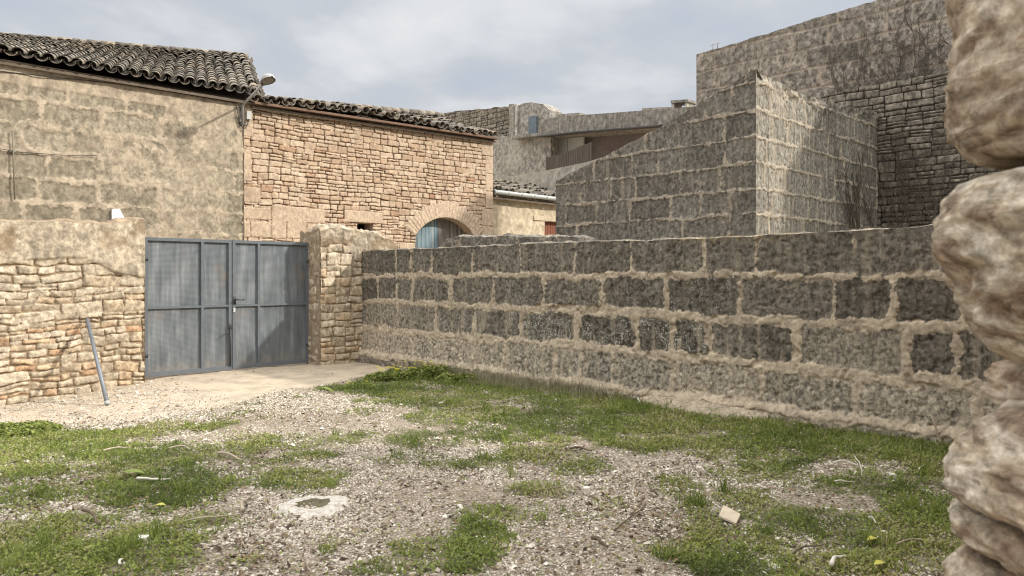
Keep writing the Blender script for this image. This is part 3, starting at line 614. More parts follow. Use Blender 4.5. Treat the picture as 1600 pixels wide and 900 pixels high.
# reveals of the door arch and of the slit
th = np.linspace(-math.asin(min(1, aW/RA)), math.asin(min(1, aW/RA)), 24)
outl = [(aL, -.3), (aL, cz+RA*math.cos(th[0]))]+[(aC+RA*math.sin(t), cz+RA*math.cos(t)) for t in th]+[(aR, cz+RA*math.cos(th[-1])), (aR, -.3)]
P = np.array([[PP('B', BARN_V, s, z, .0) for s, z in outl], [PP('B', BARN_V, s, z, -.34) for s, z in outl]]); acc.grid(P, mask=np.ones(P.shape[:2]), rnd=np.full(P.shape[:2], .5))
o4 = [(sl0, slz0), (sl1, slz0), (sl1, slz1), (sl0, slz1), (sl0, slz0)]
P = np.array([[PP('B', BARN_V, s, z, .0) for s, z in o4], [PP('B', BARN_V, s, z, -.4) for s, z in o4]]); acc.grid(P, flip=True, mask=np.ones(P.shape[:2]), rnd=np.full(P.shape[:2], .3))
barn = empty('stone_barn', W((U_SPLIT+U_END)/2, BARN_V+2, 0), 'barn of warm coursed rubble with arched blue door and low tile roof', 'barn')
M_barn_o = build('wall', acc, M_barn, barn)
M_black = plain('dark_interior', (0.01, 0.009, 0.008), .95)
acc = Acc(); acc.box((sl0-.1, BARN_V+.40, slz0-.1), (sl1+.1, BARN_V+.45, slz1+.1), rot=W); build('vent_slit', acc, M_black, barn)
# plank door
m, g = mat('blue_weathered_wood'); co = g.coord(); cs = g.scale(co, (1, 1, .07)); nv = g.noise(cs, 16, 6, .65); rn = g.attr('rnd')
c = g.ramp(g.math('ADD', g.math('MULTIPLY', nv, .75), g.math('MULTIPLY', rn, .25)), [(.32, (0.085, 0.14, 0.17)), (.48, (0.17, 0.25, 0.29)), (.60, (0.30, 0.37, 0.39)), (.72, (0.42, 0.42, 0.38))])
c2 = g.ramp(nv, [(.35, (0.10, 0.085, 0.07)), (.6, (0.26, 0.235, 0.20)), (.75, (0.33, 0.31, 0.28))]); c = g.mix(g.attr('old'), c, c2)
g.surface(c, .8, g.bump(nv, .6, .006))
acc = Acc(); npl = 15
for i in range(npl):
    a = aL+(aR-aL)*i/npl; b = aL+(aR-aL)*(i+1)/npl
    t = lambda s: cz+math.sqrt(max(0, RA*RA-(s-aC)**2)) if abs(s-aC) < aW else zs
    y = BARN_V+.28+rs.uniform(-.004, .004)
    v = [W(a+.004, y, -.2), W(b-.004, y, -.2), W(b-.004, y, t(b-.004)+.03), W(a+.004, y, t(a+.004)+.03)]; v += [W(a+.004, y+.03, -.2), W(b-.004, y+.03, -.2), W(b-.004, y+.03, t(b)+.03), W(a+.004, y+.03, t(a)+.03)]
    acc.add(v, [(0, 1, 2, 3), (7, 6, 5, 4), (0, 4, 5, 1), (1, 5, 6, 2), (3, 2, 6, 7), (0, 3, 7, 4)], rnd=rs.random(), old=1.0 if i > npl*.46 else (.0 if rs.random() < .85 else .5))
door = build('door', acc, m, barn, smooth=False); door['label'] = 'arched plank door, left leaf faded blue, right leaf bare grey wood'

# ------------------------------------------------------------------ tile roofs
m, g = mat('old_roof_tiles'); co = g.coord(); rn = g.attr('rnd'); nf = g.noise(co, 20, 5, .65); nm = g.noise(co, 4, 4, .6)
c = g.ramp(rn, [(0, (0.13, 0.115, 0.096)), (.4, (0.19, 0.168, 0.14)), (.75, (0.25, 0.22, 0.18)), (1, (0.31, 0.245, 0.18))])
c = g.mix(1.0, c, g.ramp(nf, [(.3, .55), (.7, 1.5)]), 'MULTIPLY'); c = g.mix(g.math('MULTIPLY', g.step(nm, .5, .66), .6), c, (0.30, 0.28, 0.23)); c = g.mix(g.math('MULTIPLY', g.step(g.noise(co, 9, 5, .7), .58, .68), .7), c, (0.05, 0.045, 0.037))
g.surface(c, .95, g.bump(nf, .7, .012), spec=.1); M_tile = m
M_lip = None
def tile_roof(name, E0, E1, R0, R1, ncol, tl, parent, r=0.085, seed=1, jit=1.0, sag=0.05, holes=0.0):
    """E0-E1 eave, R0-R1 ridge; covers and channels are real half tubes laid in courses"""
    rs = random.Random(seed); acc = Acc(); E0, E1, R0, R1 = [np.array(p, float) for p in (E0, E1, R0, R1)]; nseg = 7
    for ci in range(ncol*2+1):
        t = ci/(ncol*2); e = E0+(E1-E0)*t; rd = R0+(R1-R0)*t; ln = np.linalg.norm(rd-e); ax = (rd-e)/ln
        side = (E1-E0)/np.linalg.norm(E1-E0); side = side-ax*side.dot(ax); side /= np.linalg.norm(side); nrm = np.cross(side, ax); nrm *= np.sign(nrm[2])
        cover = ci % 2 == 1; k = max(1, int(ln/tl)); wob = rs.uniform(-.02, .02)*jit
        for j in range(k+1):
            if rs.random() < holes and 0 < j < k and cover: continue
            s0 = j*ln/(k+.3)-rs.uniform(0, .03)*jit; s1 = min(s0+ln/(k+.3)*1.18, ln+.05); w0 = r*1.12; w1 = r*.90
            lift = .045 if cover else .0; off = wob+rs.uniform(-.012, .012)*jit; yaw = rs.uniform(-.02, .02)*jit; hz = rs.uniform(-.008, .012)*jit
            sg = -sag*math.sin(math.pi*t*2.3+seed)*.6-sag*math.sin(math.pi*(j/(k+1)))
            rings = []
            for (s, w, up) in ((s0, w0, .016), (s1, w1, -.004)):
                for th_ in (.013, 0):
                    ring = []
                    for q in range(nseg+1):
                        a = math.pi*q/nseg
                        x = math.cos(a)*(w-(.013-th_)*0-(0 if th_ else .013)); zc_ = math.sin(a)*(w-(0 if th_ else .013))*.85
                        if not cover: zc_ = -zc_+(.055); x = x*.95
                        ring.append(e+ax*s+side*(x+off+yaw*s)+nrm*(zc_+up+lift+hz+sg))
                    rings.append(ring)
            V = np.array(rings).reshape(-1, 3); n_ = nseg+1; Q = []
            for q in range(nseg):
                Q += [(q, q+1, 2*n_+q+1, 2*n_+q), (n_+q, 3*n_+q, 3*n_+q+1, n_+q+1), (q, n_+q, n_+q+1, q+1), (2*n_+q, 2*n_+q+1, 3*n_+q+1, 3*n_+q)]
            Q += [(0, 2*n_, 3*n_, n_), (nseg, n_+nseg, 3*n_+nseg, 2*n_+nseg)]
            acc.add(V, Q, rnd=rs.random())
    # bedding below the tiles
    o_ = build(name, acc, M_tile, parent, smooth=False); return o_
def G2(P, t, q): return (P[0]-.393*t, P[1]+.919*t, P[2]+q*t)
E1 = PP('B', BARN_V, on('B', BARN_V, 399, 150)[0], on('B', BARN_V, 399, 153)[1], .22); B_ = np.array([AU[0], AU[1], 0]); w_ = np.array([.919, .393, 0])
L = 10.5; zE0 = on('B', BARN_V, 0, 90)[1]
E0 = np.array(E1)-B_*L; E0[2] = zE0+.02
R1 = np.array([E1[0]-.393*4.4, E1[1]+.919*4.4, 7.50]); R0 = R1-w_*(.933*L); R0[2] = 7.22
hr = tile_roof('roof', E0, E1, R0, R1, 46, .36, house, r=.096, seed=3, holes=.004, sag=.04, jit=.45)
def slabroof(E0, E1, R0, R1, dz, th_, m, parent, name):
    E0, E1, R0, R1 = [np.array(p, float)-[0, 0, dz] for p in (E0, E1, R0, R1)]; d = np.array([0, 0, th_]); acc = Acc()
    a = np.linspace(0, 1, 25)[None, :, None]; b = np.linspace(0, 1, 13)[:, None, None]; P = (E0*(1-a)+E1*a)*(1-b)+(R0*(1-a)+R1*a)*b
    acc.grid(P, rnd=np.full(P.shape[:2], .3)); acc.grid(P-d, flip=True, rnd=np.full(P.shape[:2], .3))
    for q in (P[0], P[-1], P[:, 0], P[:, -1]): acc.grid(np.stack([q, q-d]), rnd=np.full((2, len(q)), .3))
    return build(name, acc, m, parent, smooth=False)
M_mud = plain('roof_bedding', (0.17, 0.135, 0.10), .95, .3, 6)
slabroof(E0+np.array([-.05, .12, .04]), E1+np.array([-.05, .12, .04]), R0, R1, .17, .05, M_mud, hr, 'roof_deck')
acc = Acc(); pts = np.linspace(R0, R1, 32)+[0, 0, .05]
for i in range(31):
    acc.tube([pts[i], pts[i]+(pts[i+1]-pts[i])*1.12], [.115, .10], 8, rnd=random.random())
build('ridge', acc, M_tile, hr)
# the far slope of the house roof and its gable, so that it stays a house from the side
Rb1 = R1+np.array([-.393, .919, 0])*4.2-[0, 0, 1.9]; Rb0 = R0+np.array([-.393, .919, 0])*4.2-[0, 0, 1.9]
slabroof(Rb0, Rb1, R0, R1, .0, .09, M_tile, hr, 'far_slope')
acc = Acc(); g1, g2, g3 = np.array(E1)+[-.15, .12, -.06], R1-[0.03, 0, .07], Rb1-[0.03, 0, .1]; dn = np.array([0, 0, 1.0])
acc.add([g1, g2, g3, [g1[0], g1[1], 5.0], [g3[0], g3[1], 5.0]], None, [(3, 1, 0), (3, 4, 1), (4, 2, 1)], mask=.4, rnd=.5); acc.add([g1-[.2, 0, 0], g2-[.2, 0, 0], g3-[.2, 0, 0], [g1[0]-.2, g1[1], 5.0], [g3[0]-.2, g3[1], 5.0]], None, [(0, 1, 3), (1, 4, 3), (1, 2, 4)], mask=.4, rnd=.5)
build('gable', acc, M_ash, house, smooth=False)

bE0 = np.array(PP('B', BARN_V, on('B', BARN_V, 392, 150)[0], 0, .20)); bE0[2] = on('B', BARN_V, 400, 158)[1]
bE1 = np.array(PP('B', BARN_V, U_END+.05, 0, .20)); bE1[2] = on('B', BARN_V, 770, 213)[1]
A3 = np.array([AV[0], AV[1], 0]); bR0 = bE0+A3*2.7; bR0[2] = 5.96; bR1 = bE1+A3*2.6; bR1[2] = 6.5
br = tile_roof('roof', bE0, bE1, bR0, bR1, 33, .33, barn, r=.09, seed=8, jit=2.2, sag=.08, holes=.02)
slabroof(bE0+A3*.1, bE1+A3*.1, bR0, bR1, .15, .05, M_mud, br, 'roof_deck')
slabroof(bR0+A3*2.6-[0, 0, 1.2], bR1+A3*2.6-[0, 0, 1.2], bR0, bR1, .0, .09, M_tile, br, 'far_slope')
acc = Acc(); pts = np.linspace(bR0, bR1, 24)+[0, 0, .05]
for i in range(23): acc.tube([pts[i], pts[i]+(pts[i+1]-pts[i])*1.12+[0, 0, random.uniform(-.02, .03)]], [.12, .10], 8, rnd=random.random())
build('ridge', acc, M_tile, br)
# timber/mortar eave course
acc = Acc(); a = bE0+np.array([.0, .0, -.055]); b = bE1+np.array([0, 0, -.055]); acc.add([a, b, b+A3*.22, a+A3*.22, a-[0, 0, .05], b-[0, 0, .05], b+A3*.22-[0, 0, .05], a+A3*.22-[0, 0, .05]], [(3, 2, 1, 0), (4, 5, 6, 7), (0, 1, 5, 4), (1, 2, 6, 5), (2, 3, 7, 6), (3, 0, 4, 7)])
build('eave_board', acc, plain('eave_mortar', (0.20, 0.13, 0.09), .9), barn, smooth=False)
# barn right gable
acc = Acc(); q0 = np.array(W(U_END, BARN_V, -.2)); q1 = np.array(W(U_END, BARN_V+5.0, -.2)); a = q0.copy(); a[2] = 5.45; b = np.array(W(U_END, BARN_V+2.5, 6.5)); c_ = q1.copy(); c_[2] = 5.4
acc.add([q0, q1, c_, b, a], [(0, 1, 2, 4)], [(4, 2, 3)], mask=.8, rnd=.5); build('gable', acc, M_barn, barn, smooth=False)

# ------------------------------------------------------------------ low house right of the barn
LV = 15.85; u0 = U_END+.02; u1 = u0+6
rsL = random.Random(5)
def prof_low(Sx, Zx):
    n1 = fbm(Sx, Zx, 5, 4, 3); n2 = fbm(Sx, Zx, 1.5, 4, 8); return n1*.02, dict(mask=np.clip(.25+n2, 0, 1), rnd=np.clip(.75+n1*.4, 0, 1), grime=.05+.2*sm(n2, .2, .5), lich=0*Sx)
dz0, dz1, dlo, dhi = bq(851, 346, 880, 420, LV)
gut = lambda s: np.interp(s, [on('B', LV, 770, 0)[0], on('B', LV, 868, 0)[0]], [on('B', LV, 770, 303)[1], on('B', LV, 868, 315)[1]])
lowh = empty('low_house', W(u0+3, LV+2, 0), 'low cream rendered house with gutter and tumbledown tile roof, right of the barn', 'house')
acc = Acc(); e = face(acc, 'B', LV, u0, u1, -.2, gut, .03, prof_low, lambda a, b: ~((a > dz0) & (a < dz0+1.0) & (b < dhi))); cap(acc, 'B', LV, e, 4, zb=-.2, crown=0, rough=0, nt=3)
M_cream = stone_mat('cream_render', [(0.42, 0.34, 0.235), (0.52, 0.43, 0.30), (0.60, 0.51, 0.37)], (0.62, 0.52, 0.37), contrast=.3, grain=10, soft=.3)
build('wall', acc, M_cream, lowh)
acc = Acc(); acc.box((dz0-.03, LV+.12, -.2), (dz0+1.03, LV+.17, dhi+.03), rot=W)
for i in range(8): acc.box((dz0+.02+i*.12, LV+.105, -.1), (dz0+.125+i*.12, LV+.12, dhi), rot=W)
build('door', acc, plain('brown_door_wood', (0.22, 0.075, 0.04), .6, .25, 12, vert=True), lowh, smooth=False)
acc = Acc(); acc.box((dz0-.5, LV-.03, dhi+.02), (dz0+1.3, LV+.1, dhi+.16), rot=W, mask=.2, rnd=.9); build('lintel', acc, M_cream, lowh, smooth=False)
lE0 = np.array(W(u0, LV-.18, gut(u0)+.06)); lE1 = np.array(W(u1, LV-.18, gut(u1)+.06)); lR0 = np.array(W(u0, LV+3.0, gut(u0)+.98)); lR1 = np.array(W(u1, LV+3.0, gut(u0)+.72))
lr = tile_roof('roof', lE0, lE1, lR0, lR1, 27, .36, lowh, r=.09, seed=12, jit=3.2, sag=.1, holes=.12)
slabroof(lE0, lE1, lR0, lR1, .17, .05, M_mud, lr, 'roof_deck')
pts = np.linspace(np.array(W(u0+.03, LV-.24, gut(u0)+.03)), np.array(W(u1, LV-.24, gut(u1)+.03)), 40); acc = Acc(); acc.tube(pts, .065, 10)
for s in np.linspace(0, 1, 12): p = pts[0]+(pts[-1]-pts[0])*s; acc.tube([p, p+(pts[-1]-pts[0])/np.linalg.norm(pts[-1]-pts[0])*.05], .075, 10)
build('gutter', acc, plain('grey_gutter', (0.42, 0.43, 0.41), .5, .12), lowh)

# ------------------------------------------------------------------ buildings beyond (each on its own ground)
def slab(acc, plane, c, pts, th_=.4, **at):
    q = [on(plane, c, a, b) for a, b in pts]; n = len(q); F_ = [PP(plane, c, s, z) for s, z in q]; B_ = [PP(plane, c, s, z, -th_) for s, z in q]
    bm_faces = []
    # fan triangulation from centroid keeps it simple for mostly convex outlines
    cf = np.mean(F_, axis=0); cb = np.mean(B_, axis=0); V = F_+B_+[cf, cb]; T = []
    for i in range(n):
        j = (i+1) % n; T += [(2*n, i, j), (2*n+1, n+j, n+i), (i, n+i, n+j), (i, n+j, j)]
    acc.add(V, None, T, **at)
def fld(plane, c, px0, px1, top_pts, zb, m, name, parent, res=.04, th_=.5, layout=None, tone=(.2, .9), grime=.5, seed=0, rough=.05, gap=.06, streak=0.0, keep=None, capn=5, hscale=1.0, mk=1.0):
    s0, s1 = sorted((on(plane, c, px0, 300)[0], on(plane, c, px1, 300)[0])); tf = topfn(plane, c, top_pts, rough, 4+seed, 3)
    bl = layout(s0, s1) if layout else []
    def pr(Sx, Zx):
        n1 = fbm(Sx, Zx, 7, 4, 3+seed); n2 = fbm(Sx, Zx, .9, 4, 8)
        if bl:
            D, A, B, C, G = raster(Sx, Zx, bl, gap, rad=.03, warp=.02, wf=4, lowwarp=.05, seed=70+seed, rot=.02); e = sm(D, -.01, .015)
            h = (-.03*hscale)*(1-e)+e*(C*.008+.015*(B-.5))*hscale+n1*.012; mk_ = e*mk; A = tone[0]+(tone[1]-tone[0])*A
        else: h = n1*.025; mk_ = np.clip(.6+n2*.8, 0, 1); A = np.clip(.5+n2*.5, 0, 1)
        tp_ = tf(Sx[0])[None, :]-Zx
        return h, dict(mask=mk_, rnd=A, grime=np.clip(grime*(.6+n2)+.4*sm(.35-tp_, 0, .35)*grime, 0, 1), lich=.25+0*Sx, streak=streak+0*Sx)
    acc = Acc(); e = face(acc, plane, c, s0, s1, zb, tf, res, pr, keep); cap(acc, plane, c, e, th_, zb=zb, rough=rough, crown=.02, nt=capn)
    return build(name, acc, m, parent)

# block-built shed with lean-to slope (centre right)
TU, TV = 11.8, None
TV = on('A', TU, 1181, 300)[0]
shed = empty('block_shed', W(TU+2.5, TV+2, 0), 'tall block shed with sloping top and one sunlit side, behind the yard wall', 'shed')
rowsT = [-.3, .1, .52, .95, 1.38, 1.82, 2.25, 2.65, 3.09, 3.53, 3.98, 4.43, 4.9, 5.4]
r1 = random.Random(31); r2 = random.Random(37)
def shed_face(plane, c, s0, s1, tops, rs, name, lit_face, seed, capth=.45):
    bl = [(a, b, z0, z1, rs.uniform(.02, .075), rs.uniform(.0, .5) if not lit_face else rs.uniform(.45, .95)) for (a, b, z0, z1) in ashlar(rowsT, s0-.1, s1+.1, (.55, 1.0), rs)]  # front blocks start paler, as the sunlit face; side blocks stay dark
    tf = topfn(plane, c, tops, .03, 5, 4)
    def pr(Sx, Zx):
        D, A, B, C, G = raster(Sx, Zx, bl, .05, rad=.04, warp=.03, wf=3.5, lowwarp=.02, seed=seed, rot=.01, rag=.035); n1 = fbm(Sx, Zx, 9, 4, 3); n2 = fbm(Sx, Zx, 1.1, 4, 8); e = sm(D, -.012, .015)
        worn = sm(n2, -.05, .35); h = (1-e)*.008-e*.008+n1*.010+C*.004*e-.02*np.exp(-(D-.004)**2/.0001)*sm(n1, 0, .4)
        tp_ = tf(Sx[0])[None, :]-Zx
        if lit_face:
            h = h+sm(.4-tp_, 0, .3)*fbm(Sx, Zx, 5, 3, 2)*.08; lit_end = 1-sm(Sx, s0+1.2, s0+3.6)  # sunlight painted into the left end as paler blocks and mortar runs
            e = sm(D, -.05, .045); return h, dict(mask=e*(1-.25*lit_end), rnd=np.clip(A-.35*(1-lit_end), 0, 1), grime=.25*(1-lit_end)+.15+.3*sm(Sx, s1-1.4, s1-.2), lich=.2+0*Sx, streak=.55+.4*lit_end, ochre=0*Sx)  # away from that end, shade and dirt both darken the colour
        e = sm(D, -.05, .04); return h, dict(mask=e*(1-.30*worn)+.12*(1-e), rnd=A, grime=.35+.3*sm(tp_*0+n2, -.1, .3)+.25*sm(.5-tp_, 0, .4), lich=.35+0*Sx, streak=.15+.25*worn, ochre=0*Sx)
    acc = Acc(); e = face(acc, plane, c, s0, s1, -.3, tf, .014, pr); cap(acc, plane, c, e, capth, zb=-.3, rough=.07, crown=.03, nt=12, back=True, ends=False, drop=.2 if lit_face else .26); return build(name, acc, M_tower, shed)
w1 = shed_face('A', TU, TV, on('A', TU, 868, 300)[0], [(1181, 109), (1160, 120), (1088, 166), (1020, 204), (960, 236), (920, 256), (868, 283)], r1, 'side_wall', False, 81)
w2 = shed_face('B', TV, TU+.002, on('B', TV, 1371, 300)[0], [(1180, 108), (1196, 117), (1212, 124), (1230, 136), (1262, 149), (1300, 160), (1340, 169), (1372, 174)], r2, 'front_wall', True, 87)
acc = Acc(); zc5 = 5.02
a_ = np.linspace(0, 1, 14); AX, AY = np.meshgrid(a_, a_); P = np.stack([(TU+.0+.6*AX)*AU[0]+(TV+.0+.6*AY)*AV[0], (TU+.0+.6*AX)*AU[1]+(TV+.6*AY)*AV[1], zc5-.02-.06*AX-.17*AY+.03*fbm(AX, AY, 5, 3, 3)], -1); acc.grid(P, mask=np.full(P.shape[:2], .6), rnd=np.full(P.shape[:2], .5), grime=np.full(P.shape[:2], .5))
for q in (P[0], P[-1], P[:, 0], P[:, -1]): acc.grid(np.stack([q+[.0, .0, 0], q-[0, 0, .5]]), mask=np.full((2, 14), .6), rnd=np.full((2, 14), .5), grime=np.full((2, 14), .5))
v_ = acc.v; acc.v = [x+np.array([*(.035*(AU+AV)), 0]) for x in v_]; build('corner_top', acc, M_tower, shed)
w2['label'] = 'pale wall with creamy mortar runs, sunlit at its left end'

# tall weathered building behind it
TB = 18.0; tall = empty('tall_building', W(TB+3, 4, 0), 'tallest weathered building with plain streaked wall, upper right behind the shed', 'building')
LY = lambda rows, w, rs: (lambda s0, s1: [(a, b, c, d, None, None) for a, b, c, d in ashlar(rows, s0-.2, s1+.2, w, rs)])
tallw = fld('A', TB, 1088, 1900, [(1088, 85), (1160, 64), (1260, 33), (1370, 0), (1480, -36), (1560, -62), (1900, -150)], -.3, M_tall, 'wall', tall, res=.028, th_=1.3, layout=LY([-.3+.5*i for i in range(20)], (.8, 1.6), random.Random(4)), tone=(.1, .9), grime=.55, seed=1, rough=.03, gap=.035, streak=.3, hscale=.7, mk=.85)
acc = Acc()
for px, py in ((1114, 68), (1121, 64)):
    a = on('A', TB+.3, px, py+12); b = on('A', TB+.3, px, py); acc.tube([PP('A', TB+.3, *a), PP('A', TB+.3, *b)], .012, 5)
a = on('A', TB+.3, 1110, 71); b = on('A', TB+.3, 1125, 67); acc.tube([PP('A', TB+.3, *a), PP('A', TB+.3, *b)], .008, 5)
tag(build('aerial', acc, plain('aerial_metal', (.3, .3, .3), .5)), 'tiny metal aerial on the top edge of the tallest building', 'aerial')
# dry stone wall in front of it
fld('A', 17.4, 1283, 1900, [(1283, 152), (1310, 145), (1340, 134), (1371, 131), (1430, 121), (1480, 112), (1900, 20)], -.3, M_greyrub, 'rear_rubble_wall', None, res=.016, th_=.55, layout=lambda a, b: rubble(a, b, -.3, 6.2, w=(.3, .6), h=(.13, .22), rs=random.Random(9)), tone=(0, 1), grime=.2, seed=2, rough=.06, gap=.016, hscale=1.3)
o_ = bpy.data.objects['rear_rubble_wall']; tag(o_, 'dark grey dry-stone wall with bare creeper, between the shed and the rough stone jamb', 'wall')

# far cluster on the skyline
M_pale = stone_mat('pale_stained_plaster', [(0.24, 0.22, 0.19), (0.33, 0.30, 0.26), (0.42, 0.39, 0.34)], (0.44, 0.40, 0.34), contrast=.6, grain=9, soft=.35, dark=(0.075, 0.068, 0.058), stain=(0.20, 0.175, 0.145), stain_amt=.5)
farA = empty('distant_stone_house', W(26.6, 20, 0), 'distant grey stone house rising just behind the barn roof', 'house')
fld('A', 25.0, 640, 801, [(640, 183), (680, 178), (740, 171), (801, 166)], 0, M_greyrub, 'wall', farA, res=.035, th_=3, layout=lambda a, b: rubble(a, b, 3.5, 11, w=(.4, .8), h=(.2, .32), rs=random.Random(3), band=(.6, .9)), tone=(.4, 1), grime=.4, seed=3, gap=.03)
tur = empty('roof_turret', W(25.8, 15.5, 0), 'small pale plastered stair turret with blue-grey door on the skyline', 'turret')
s_tur = fld('A', 24.6, 801, 858, [(801, 163), (812, 164), (815, 162), (832, 160), (848, 163), (855, 168), (858, 172)], 0, M_pale, 'wall', tur, res=.04, th_=.9, grime=.45, seed=4, rough=.03, streak=.4)
acc = Acc(); slab(acc, 'A', 24.50, [(826, 182), (838, 181), (838, 209), (826, 210)], .08); build('door', acc, plain('blue_grey_door', (0.13, 0.16, 0.19), .6), tur, smooth=False)
acc = Acc(); slab(acc, 'A', 24.52, [(795, 163), (803, 162), (803, 216), (795, 217)], .3, mask=.5, rnd=.1, grime=.6); slab(acc, 'A', 24.50, [(804, 163), (808, 163), (808, 214), (804, 215)], .3, mask=1., rnd=1.); build('chimney_flue', acc, M_pale, tur, smooth=False)
ter = empty('terraced_house', W(24, 12, 0), 'distant rendered house with long stained parapet over a corrugated awning', 'house')
tp_ = [(770, 218), (800, 214), (843, 211), (846, 190), (860, 184), (890, 181), (960, 176), (1075, 167), (1100, 165)]
# upper parapet (slab), recessed wall beneath it
def strip(acc, plane, c, top, bot, th_, n=40, **at):
    xs = np.linspace(top[0][0], top[-1][0], n); ty = np.interp(xs, [a for a, b in top], [b for a, b in top]); by = np.interp(xs, [a for a, b in bot], [b for a, b in bot])
    Ft = np.array([PP(plane, c, *on(plane, c, x, y)) for x, y in zip(xs, ty)]); Fb = np.array([PP(plane, c, *on(plane, c, x, y)) for x, y in zip(xs, by)])
    bk = np.array(PP(plane, 0, 0, 0, -th_)); P = np.stack([Ft+bk, Ft, Fb, Fb+bk, Ft+bk]); acc.grid(P, flip=False, **{k: np.full(P.shape[:2], v) for k, v in at.items()})
    for i in (0, -1): acc.add([P[0, i], P[1, i], P[2, i], P[3, i]], [(0, 1, 2, 3)], **at)
acc = Acc(); strip(acc, 'A', 24.0, tp_[1:], [(800, 217), (845, 212), (880, 208), (1000, 198), (1100, 190)], 1.5, mask=.7, rnd=.25, grime=.75); build('parapet', acc, M_pale, ter, smooth=False)
fld('A', 24.4, 765, 861, [(765, 214), (800, 212), (861, 206)], 0, M_pale, 'wall', ter, res=.05, th_=.3, grime=.45, seed=6, streak=.4)
acc = Acc(); strip(acc, 'A', 25.6, [(855, 205), (1110, 180)], [(855, 330), (1110, 330)], .3, mask=.9, rnd=.1, grime=.1)
m = plain('mauve_plaster', (0.20, 0.165, 0.155), .9, .3, 2); build('back_wall', acc, m, ter, smooth=False)
acc = Acc(); 
for a, b in ((858, 871), (872, 886), (887, 912)): slab(acc, 'A', 25.2, [(a, 216), (b, 214), (b, 250), (a, 250)], .06)
build('white_panel', acc, plain('white_panel_paint', (0.50, 0.50, 0.48), .7, .12), ter, smooth=False)
acc = Acc(); xs = np.linspace(838, 1030, 300); ya = np.interp(xs, [838, 900, 1030], [213, 206, 196]); q = np.array([on('A', 23.6, x, y) for x, y in zip(xs, ya)])
rip = .03*np.sin(np.arange(300)*1.1); top = np.array([PP('A', 23.6, s, z+r_) for (s, z), r_ in zip(q, rip)]); bk = np.array([PP('A', 23.6, s, z+r_+.25, -1.6) for (s, z), r_ in zip(q, rip)])
acc.grid(np.stack([top, bk])); acc.grid(np.stack([top-[0, 0, .03], bk-[0, 0, .03]]), flip=True); acc.grid(np.stack([top-[0, 0, .03], top])); build('awning', acc, plain('corrugated_sheet', (0.07, 0.065, 0.06), .8), ter)
def boards(plane, c, x0, x1, yt, yb, n):
    acc = Acc()
    for i in range(n):
        a = x0+(x1-x0)*i/n; b = x0+(x1-x0)*(i+.86)/n; f1 = lambda x: np.interp(x, [p for p, q in yt], [q for p, q in yt]); f2 = lambda x: np.interp(x, [p for p, q in yb], [q for p, q in yb])
        slab(acc, plane, c, [(a, f1(a)), (b, f1(b)), (b, f2(b)), (a, f2(a))], .05, rnd=random.random())
    return acc
fence = build('board_fence', boards('A', 23.2, 853, 924, [(853, 246), (880, 240), (905, 229), (924, 222)], [(853, 275), (924, 262)], 26), plain('grey_brown_boards', (0.105, 0.085, 0.07), .9, .4, 9, vert=True), ter, smooth=False)
# sloping pale parapet of a terrace nearer to us, and the wall below it
acc = Acc(); strip(acc, 'A', 19.5, [(770, 278), (800, 275), (860, 265), (918, 253), (940, 246)], [(770, 420), (940, 420)], .35, mask=.3, rnd=.9, grime=.25)
tag(build('terrace_wall', acc, M_pale, smooth=False), 'pale sloping terrace wall above the low house roof', 'wall')
# block with chimney, right end of the terrace house
acc = Acc(); strip(acc, 'A', 24.3, [(1003, 169), (1045, 167)], [(1003, 180), (1045, 178)], .8, mask=.4, rnd=.3, grime=.6); build('roof_upstand', acc, M_pale, ter, smooth=False)
acc = Acc(); strip(acc, 'A', 24.3, [(868, 179), (905, 176)], [(868, 190), (905, 187)], .8, mask=.4, rnd=.2, grime=.8); build('roof_upstand', acc, M_pale, ter, smooth=False)
ch = empty('chimney_pot', W(*[24.5, on('A', 24.5, 1062, 160)[0]], on('A', 24.5, 1062, 170)[1]), 'small open chimney cap on two legs on the distant roofline', 'chimney')
acc = Acc(); slab(acc, 'A', 24.5, [(1048, 157), (1075, 155), (1075, 159), (1048, 161)], .7, rnd=.1, grime=.6, mask=1.); build('cap', acc, M_pale, ch, smooth=False)
for a, b in ((1049, 1053), (1070, 1074)):
    acc = Acc(); slab(acc, 'A', 24.55, [(a, 158), (b, 158), (b, 172), (a, 172)], .55, rnd=.9, mask=.5); build('leg', acc, M_pale, ch, smooth=False)

# ------------------------------------------------------------------ metal gate
def gu(px): return on('B', GATE_V, px, 400)[0]
gate = empty('metal_gate', W(5.3, GATE_V, 0), 'double-leaf blue-grey sheet metal gate in a tube frame, between two stone walls', 'gate')
M_frame = plain('grey_gate_paint', (0.125, 0.142, 0.155), .5, .18, 10, rust=((0.20, 0.12, 0.07), .25), spec=.4)
m, g = mat('embossed_sheet'); co = g.coord(); sx = g.n('ShaderNodeSeparateXYZ'); g.put(sx.inputs[0], co)
al = g.math('MULTIPLY', g.math('ADD', g.math('MULTIPLY', sx.outputs[0], AU[0]), g.math('MULTIPLY', sx.outputs[1], AU[1])), 165); zv_ = g.math('MULTIPLY', sx.outputs[2], 165)
p1 = g.math('SINE', g.math('ADD', al, zv_)); p2 = g.math('SINE', g.math('SUBTRACT', al, zv_)); dia = g.math('MULTIPLY', p1, p2)
n = g.noise(g.scale(co, (1, 1, .35)), 4, 6, .65); n2 = g.noise(g.scale(co, (1, 1, .10)), 12, 5, .6); nr = g.noise(co, 2.1, 6, .72)
c = g.ramp(g.math('ADD', g.math('MULTIPLY', n, .5), g.math('MULTIPLY', n2, .5)), [(.38, (0.105, 0.120, 0.130)), (.5, (0.160, 0.178, 0.190)), (.64, (0.26, 0.28, 0.29))])
